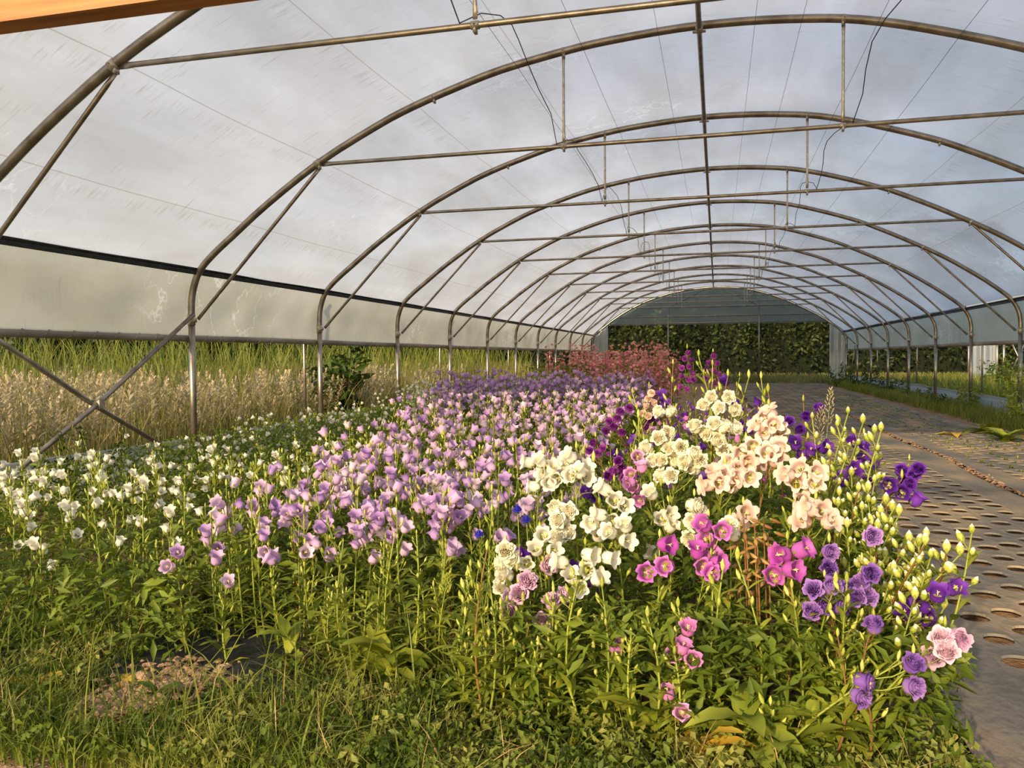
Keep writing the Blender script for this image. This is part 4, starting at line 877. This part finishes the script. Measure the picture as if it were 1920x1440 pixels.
mass('far_bellflowers', 'dense far part of the lilac bellflower bed', 'flowers', far, lambda k: 'lilac' if k % 3 else 'palelilac', lambda q: .74+.1*q, 5, 6, 3, 40)
# white bed along the left wall
WSET = vset(lambda k: 'smallwhite', (.34, .42, .52), 2, 300, nl=12, nbud=7)
wn = scatter(76, 2.45, 4.3, lambda y: -4.4, lambda y: xb(y)-.03, .15)
for x, y in wn:
    H = (.44+.02*(y-2.7))*random.uniform(.85, 1.15); top = (x+random.uniform(-.05, .05), y+random.uniform(-.05, .05), H); path = [Vector((x, y, 0)).lerp(Vector(top), q) for q in (0, .5, 1)]
    nb_ = random.choice((0, 0, 1, 2, 3)) if x > -2.6 else random.choice((1, 2, 3, 4))
    bl = pose_blooms(path, nb_, .038, 'smallwhite', up=.9, spread=.035, q0=.6, face=(.1, -.3, 0))
    bellflower((x, y, -.02), top, 'smallwhite', bl, 6, 16, 1, 'white bellflower, '+NUM[nb_]+' open bells, '+where(x, y, -4.4, xb(y))[0]+' of its bed, '+where(x, y, 0, 1)[1], group='white bellflowers in the left bed', bend=.06, name='white_bellflower')
wm = scatter(150, 4.3, 9.5, lambda y: -4.5, lambda y: max(-3.0, xb(y))-.1, .17)
for x, y in wm: hplant(pick(WSET, (.40 if y < 6.5 else .5)*random.uniform(.85, 1.2)), x, y, 0, 'small white bellflower stem, '+where(x, y, -4.5, -2.9)[0]+' of the left bed, '+where(x, y, 0, 1)[1], 'white bellflowers in the left bed', 'white_bellflower')
wf = scatter(110, 9.5, 16, lambda y: -4.4, lambda y: -3.2, .17)
mass('far_bellflowers', 'distant strip of small white bellflowers along the left posts', 'flowers', wf, lambda k: 'smallwhite', lambda q: .62+.1*q, 6, 6, 3, 70)
# pink stocks far back
PSET = vset(lambda k: 'pink', (1.0, 1.12, 1.24), 18, 400, nl=8, nbud=2, name='pink_stock')
for x, y in scatter(150, 9.9, 14.5, lambda y: -2.35 if y > 10.8 else -1.5, lambda y: -.62, .15):
    q = (x+2.4)/1.8; hplant(pick(PSET, random.uniform(.98, 1.25)), x, y, 0, 'pink stock stem, '+('left edge', 'left third', 'centre left', 'centre right', 'right third', 'right edge')[max(0, min(5, int(q*6)))]+' of the far pink block, '+('front', 'second', 'third', 'fourth', 'fifth', 'last')[max(0, min(5, int((y-9.9)/.78)))]+' row', 'far pink stocks', 'pink_stock')
# plants in the dark behind the front bed
for x, y in scatter(60, 3.4, 8.5, lambda y: -.55, lambda y: .42, .2):
    k = random.choice(('deep', 'plum', 'rose', 'violet', 'deep')); me = LSET[.66][0]
    if (k, 'v') not in _bm: _bm[(k, 'v')] = [vmesh(variant(k, .6, 3, 6, 14, 500+j), 'bellflower', STYLE[k][1]) for j in range(3)]
    hplant(random.choice(_bm[(k, 'v')]), x, y, 0, {'deep': 'deep purple', 'plum': 'plum-coloured', 'rose': 'rose-pink', 'violet': 'violet'}[k]+' bellflower behind the front bed, '+('left' if x < -.1 else 'right')+' side, '+where(x, y, 0, 1)[1], k+' bellflowers behind the front bed', 'purple_bellflower')
# ---- dense lower foliage of the beds
def under(name, label, n, y0, y1, xa, xc, zf, size, mat, asp=.3, power=1.2):
    y = y0+(y1-y0)*rng.random(n)**power; a = np.array([xa(q) for q in y]); c = np.array([xc(q) for q in y]); x = a+(c-a)*rng.random(n)
    z = rng.random(n)**.8*np.array([zf(q) for q in y]); p = np.stack([x, y, z], 1); nr = rng.normal(size=(n, 3))*.6+[0, -.3, 1]
    V, F = leaves(p, nr, size*rng.uniform(.6, 1.5, n), asp, .1); return tag(link(name, fast_mesh(name, V, F, [mat])), label, 'leaves', kind='stuff')
LEAFM = leaf_mat('bed leaves', (66, 84, 22), (134, 146, 48), .35, scale=5, per_object=False, cc=(98, 114, 34))
under('bed_foliage', 'dense green leaves at the foot of the front bed', 15000, 2.1, 6, lambda y: -.56, lambda y: .60, lambda y: .34 if y < 2.5 else .5, .055, LEAFM)
under('bed_foliage', 'dense green leaves under the lilac bellflowers', 30000, 2.75, 13, xb, xr, lambda y: .30+.05*min(6, (y-2.4)), .058, LEAFM)
under('bed_foliage', 'dense green leaves under the white bellflowers', 32000, 2.3, 12, lambda y: -4.55, xb, lambda y: .3+.03*min(4, y-2.6), .055, LEAFM)
under('bed_foliage', 'green leaves below the far pink stocks', 5000, 10.6, 15.6, lambda y: -2.6, lambda y: -.65, lambda y: .95, .07, LEAFM)
# ---- foreground weeds
def nearfield(name, label, x0, x1, y0, y1, n, h, wd, lean, mat): return field(name, label, 'grass', x0, x1, y0, y1, n, h, wd, lean, mat, z0=-.03)
gm = leaf_mat('lawn weed', (66, 84, 24), (168, 160, 80), .35, scale=6, per_object=False, cc=(104, 118, 38))
def keep_patch(xy):      # bare ground: soil crumbs and the open piece of black fabric
    px, py = px_of(np.column_stack([xy[:, 0], xy[:, 1], np.zeros(len(xy))])); dx, dy = px-350, py-1278
    c, s_ = math.cos(-.32), math.sin(-.32); return ((dx*c+dy*s_)/245)**2+((-dx*s_+dy*c)/66)**2 > 1
o = field('weed_grass', 'tangled green grass and weeds at the lower left corner', 'grass', -3.4, -.7, 1.75, 2.9, 6500, .13, .005, .9, gm, z0=-.03, keep=keep_patch)
o = field('weed_grass', 'grass and weeds at the very front of the beds', 'grass', -2.6, .62, 1.7, 2.2, 5200, .12, .005, .9, gm, z0=-.03)
n = 11000; p = np.stack([rng.uniform(-3.2, -.8, n), rng.uniform(1.7, 2.8, n), rng.uniform(0, .08, n)], 1); p = p[keep_patch(p)]
V, F = leaves(p, rng.normal(size=p.shape)*.8+[0, -.3, 1], .022*rng.uniform(.5, 1.5, len(p)), .6); tag(link('clover_carpet', fast_mesh('clover_carpet', V, F, [gm])), 'low carpet of small round weed leaves at the lower left', 'weeds', kind='stuff')
n = 6000; p = np.stack([rng.uniform(-.9, .62, n), rng.uniform(1.75, 2.3, n), rng.uniform(0, .1, n)], 1)
V, F = leaves(p, rng.normal(size=p.shape)*.8+[0, -.3, 1], .024*rng.uniform(.5, 1.5, len(p)), .5); tag(link('clover_carpet', fast_mesh('clover_carpet', V, F, [gm])), 'low carpet of weed leaves at the bottom centre', 'weeds', kind='stuff')
def rosette(px, py, Y, n, L, me, label, name='leafy_weed', el=(.2, 1.0), h=0):
    p = at(px, py, Y); t = thing(name, label, 'weed', (p.x, Y, -.02))
    for k in range(n): link('leaf', me, t, (random.uniform(-.01, .01), random.uniform(-.01, .01), .02+h*random.random()), lq(k*2.4+random.uniform(-.3, .3), random.uniform(*el)), L*random.uniform(.7, 1.2))
    return t
for px, Y, n, L, me, lb, h in ((1400, 2.12, 14, .17, BROAD[1], 'bright yellow-green leafy rosette at the bottom right of the front bed', .12), (1470, 2.10, 12, .15, BROAD[1], 'yellow-green leafy plant right of the bright rosette', .15),
    (1225, 2.1, 10, .14, BROAD[0], 'coarse leafy plant below the rose-pink bellflowers', .1), (1150, 2.14, 8, .12, BROAD[2], 'dark-leaved weed below the single rose-purple bloom', .12), (730, 2.3, 14, .16, BROAD[0], 'big-leaved plant at the foot of the feathery green stems', .12),
    (670, 2.34, 9, .13, BROAD[0], 'toothed leafy plant beside the black fabric', .12), (360, 2.72, 12, .1, BROAD[0], 'low leafy rosette on the far edge of the black fabric', .06), (540, 2.4, 9, .12, BROAD[0], 'wavy-leaved plant on the right edge of the black fabric', .12),
    (130, 2.3, 7, .09, BROAD[2], 'low dark-leaved weed in the lower left grass', .03), (245, 2.12, 3, .085, BROAD[3], 'yellow-green upright leaf by the soil patch', .02), (520, 2.0, 6, .06, BROAD[1], 'small bright lobed weed at the bottom edge, left of centre', .02), (660, 2.02, 6, .05, BROAD[1], 'small bright lobed weed at the bottom edge, right of the other', .02),
    (1320, 2.08, 9, .13, BROAD[3], 'yellowing leaves at the foot of the front bed', .06), (990, 2.1, 9, .09, BROAD[2], 'low green weed at the left foot of the front bed', .05), (1560, 2.1, 12, .12, BROAD[0], 'leafy plant at the right foot of the front bed', .12), (300, 2.05, 8, .07, BROAD[2], 'dark clover-like weed below the soil patch', .04), (60, 2.05, 5, .11, BROAD[3], 'yellowing leaf in the bottom left corner', .02)):
    rosette(px, 1300, Y, n, L, me, lb, h=h)
field('long_grass', 'long arching grass blades over the lower left weeds', 'grass', -3.0, -.6, 1.8, 2.6, 420, .32, .006, 1.5, G_GRASS, z0=-.03, keep=keep_patch)
field('dry_grass', 'straw-coloured dry blades among the foreground weeds', 'grass', -3.0, .6, 1.75, 2.7, 1100, .16, .004, 1.4, leaf_mat('straw', (150, 124, 70), (206, 182, 120), .2, per_object=False), z0=-.03, keep=keep_patch)
# feathery green stems in the middle gap
for k in range(16):
    px = random.uniform(610, 860); py = random.uniform(960, 1120); spike(px, py, 2.34+random.uniform(0, .16), 5, 'feathery green stem in the gap, '+beside(px, py), 'feathery stems in the middle gap', .7, nleaf=26)
# dried brown seedheads below the blush bells
for k, (px, py) in enumerate(((1395, 975), (1415, 985), (1432, 975), (1400, 1010), (1420, 1020), (1380, 1015), (1440, 1000), (1388, 1110), (1345, 1125))):
    p = at(px, py, 2.42); t = thing('withered_stem', 'withered brown bellflower stem below the blush bells', 'flower', (p.x, 2.44, -.02), 'withered stems'); H = p.z+.02
    one('stem', tube([(0, 0, 0), (.01, 0, H*.5), (0, -.01, H)], [.004, .003, .002], 5), R_STEM, t)
    for j in range(8):
        a = j*2.4; link('dry_bloom', bud_me(G_DRY), t, (.02*math.cos(a), .02*math.sin(a), H-.02*j), qdir((math.cos(a), math.sin(a), -.4)), .03)
# grass stalks with seedheads
def stalk(px, py, Y, label, dense=False, mat=None):
    mat = mat or (G_PLUME if px > 1400 else G_LEAFY)
    p = at(px, py, Y); t = thing('grass_stalk', label, 'grass', (p.x-.04, Y, -.02)); H = p.z+.02
    one('stem', tube([(0, 0, 0), (.01, 0, H*.6), (.04, 0, H)], [.002, .0018, .001], 4), G_LEAFY, t); mb = MB()
    for j in range(46 if dense else 22):
        q = j/(46 if dense else 22); a = j*2.4; sp = .018*(1-q)+.004 if dense else .006; c = np.array([.01+.03*(1-.3*q*0)-.03*q*.5+.0, 0, H*(1-.16*q)+0]); c[0] = .04-.03*q*.4
        v, f = lathe([.001, .0028, .0005], [0, .006, .014], 4); mb.add(xf(v, c+np.array([math.cos(a)*sp*q*2, math.sin(a)*sp*q*2, 0]), qdir((math.cos(a)*.6, math.sin(a)*.6, 1)), 1.0), f)
    link('seedhead', mb.mesh('seedhead', [mat]), t)
for a in ((1558, 730, 3.4, 'feathery pale grass plume above the right-hand buds', True), (1540, 765, 3.3, 'short grass plume beside the pale feathery one', True), (258, 1005, 2.6, 'slender rye-like grass stalk at the left front', False), (327, 1005, 2.55, 'rye-like grass stalk leaning right at the left front', False), (108, 1055, 2.5, 'rye-like grass stalk in the lower left weeds', False),
          (905, 1010, 2.5, 'thin dry grass stalk in the dark gap', False), (925, 1030, 2.45, 'thin dry grass stalk in the dark gap, right of the other', False), (840, 1080, 2.4, 'drooping grass stalk beside the feathery stems', True), (1185, 1200, 2.15, 'grass stalk in front of the rose-pink bellflowers', False)): stalk(*a)
# cornflowers
for k, (px, py) in enumerate(((896, 1000), (968, 953), (985, 972))):
    p = at(px, py, 2.5); t = thing('cornflower', ['small blue cornflower at the dark gap, leftmost of three', 'small blue cornflower behind the left white cluster, upper one', 'small blue cornflower behind the left white cluster, lower one'][k], 'flower', (p.x, 2.52, -.02))
    one('stem', tube([(0, 0, 0), (.01, 0, p.z*.5), (0, 0, p.z)], .0015, 4), G_STEM, t); link('bloom', bloom_me('rosette', 'blue'), t, (0, 0, p.z), qdir((0, -.5, 1)), .028)
for k, (px, py) in enumerate(((60, 1326), (22, 1336), (1075, 1416))):
    p = at(px, py, 2.1); t = thing('buttercup', ['small yellow flower in the lower left grass, right one', 'small yellow flower in the lower left grass, left one', 'small yellow flower at the bottom centre'][k], 'flower', (p.x, 2.1, -.02))
    one('stem', tube([(0, 0, 0), (0, 0, max(.03, p.z))], .0012, 4), G_STEM, t); link('bloom', bloom_me('rosette_lo', 'yellow'), t, (0, 0, max(.03, p.z)), qdir((0, -.6, 1)), .022)
# seedlings in the holes of the second fabric
sd = [MB() for _ in range(3)]
for j, mb in enumerate(sd):
    for k in range(7): v, f = LVF[k % 3]; mb.add(xf(v, (0, 0, .002), lq(k*2.4+j, random.uniform(.5, 1.2)), random.uniform(.03, .055)), f)
sdm = [mb.mesh('seedling', [G_LEAF]) for mb in sd]; cnt = 0
for k in range(7):
    for j in range(110):
        x = 2.38+.14*k+.07; y = 3.0+j*.235+(.235 if k % 2 else .1175)
        if 6 < y < 24 and random.random() < .6 and cnt < 290 and abs(math.atan2(x, y)+.25) < .62:
            cnt += 1; tag(link('seedling', random.choice(sdm), None, (x, y, 0), (0, 0, random.uniform(0, 6))), 'tiny seedling, '+('first', 'second', 'third', 'fourth', 'fifth', 'sixth', 'seventh')[k]+' hole row from the soil seam, near the '+('third', 'fourth', 'fifth', 'sixth', 'seventh', 'eighth', 'ninth', 'tenth')[max(0, min(7, round((y-Y0)/SP)))]+' hoop', 'seedling', 'seedlings in the ground fabric')
# weeds along the right posts and the big thistle outside the left posts
def weed_clump(name, label, x, y, h, r, n, size, mat, stems=5):
    t = thing(name, label, 'weed', (x, y, -.04)); mb = MB(); P_ = []
    for k in range(stems):
        a = k*2.4; tip = Vector((math.cos(a)*r*random.uniform(.3, 1), math.sin(a)*r*random.uniform(.3, 1), h*random.uniform(.6, 1))); pa = stem_path((0, 0, 0), tip, 5, .2); P_.append(pa); mb.add(*tube(pa, [.006, .005, .004, .003, .002], 4, False))
    link('stem', mb.mesh('stem', [G_STEM]), t); pts = np.array([along(random.choice(P_), random.random()**.8) for _ in range(n)])+rng.normal(0, size*.5, (n, 3)); pts[:, 2] = np.maximum(pts[:, 2], .02)
    V, F = leaves(pts, rng.normal(size=(n, 3))*.8+[0, -.3, 1], size*rng.uniform(.6, 1.4, n), .38); o = link('foliage', fast_mesh('foliage', V, F, [mat]), t); o['kind'] = 'stuff'
weed_clump('thistle', 'big dark green thistle outside the left posts, taller than the grass', -5.5, 11.0, 1.35, .55, 520, .2, G_DARK, 11)
weed_clump('feathery_weed', 'dark feathery weed between the crossed braces and the white flowers', -4.4, 4.75, .62, .38, 700, .04, G_DARK, 12)
weed_clump('feathery_weed', 'dark feathery weed at the foot of the left post', -4.3, 6.3, .6, .2, 260, .04, G_DARK, 7)
for k, (x, y, h, r, n, s, m) in enumerate(((4.35, 13.2, .55, .35, 260, .09, G_LEAF), (4.5, 14.1, 1.0, .25, 240, .08, G_LEAFY), (4.45, 16.2, .5, .35, 240, .09, G_LEAF), (4.2, 17.4, .35, .3, 200, .07, G_DARK), (4.3, 19.6, .4, .4, 260, .07, G_DARK), (4.3, 22.6, .55, .5, 300, .09, G_DARK), (4.2, 26.0, .7, .6, 340, .1, G_DARK), (3.95, 28.6, .8, .5, 340, .1, G_DARK), (5.4, 16.5, .7, .5, 300, .1, G_LEAF), (6.9, 22.5, 1.1, .6, 400, .12, G_DARK), (4.3, 12.2, .45, .4, 260, .1, G_LEAF), (-4.3, 22, .8, .4, 260, .1, G_DARK), (-4.4, 27.5, .9, .4, 260, .1, G_DARK))):
    weed_clump('leafy_weed', ['leafy weed at the foot of the nearest visible right-hand post', 'tall pale weed climbing the nearest visible right-hand post', 'leafy weed by the second visible right-hand post', 'dark low weed by the second visible right-hand post', 'weed at the foot of the third visible right-hand post', 'weed at the foot of the fourth visible right-hand post', 'dark weed further back along the right-hand posts', 'dark weed at the far right corner of the tunnel', 'weed just outside the right-hand skirt film', 'dark bush in front of the neighbouring tunnel', 'broad leafy weed at the right edge beside the fabric', 'dark weed far back along the left posts', 'dark weed at the far left corner of the tunnel'][k], x, y, h, r, n, s, m)
t = rosette(1790, 800, 11.2, 5, .26, BROAD[3], 'orange-yellow withering leaf on bare soil at the right', 'fallen_leaf', (.1, .5))
for px, Y in ((1885, 10.6), (1850, 11.6)): rosette(px, 800, Y, 16, .3, BROAD[0], 'spreading green fern-like weed at the right edge, '+('nearer one' if Y < 11 else 'farther one'), 'leafy_weed', (.2, .9))
p = at(1783, 790, 8.6); tag(one('plant_label', box(3.05, 3.075, 8.6, 8.604, .0, .09), noise_mat('white plastic', [(.3, (.8, .8, .78, 1)), (.7, (.9, .9, .88, 1))]), None, False), 'small white plastic plant label stuck in the second ground fabric', 'plant label')
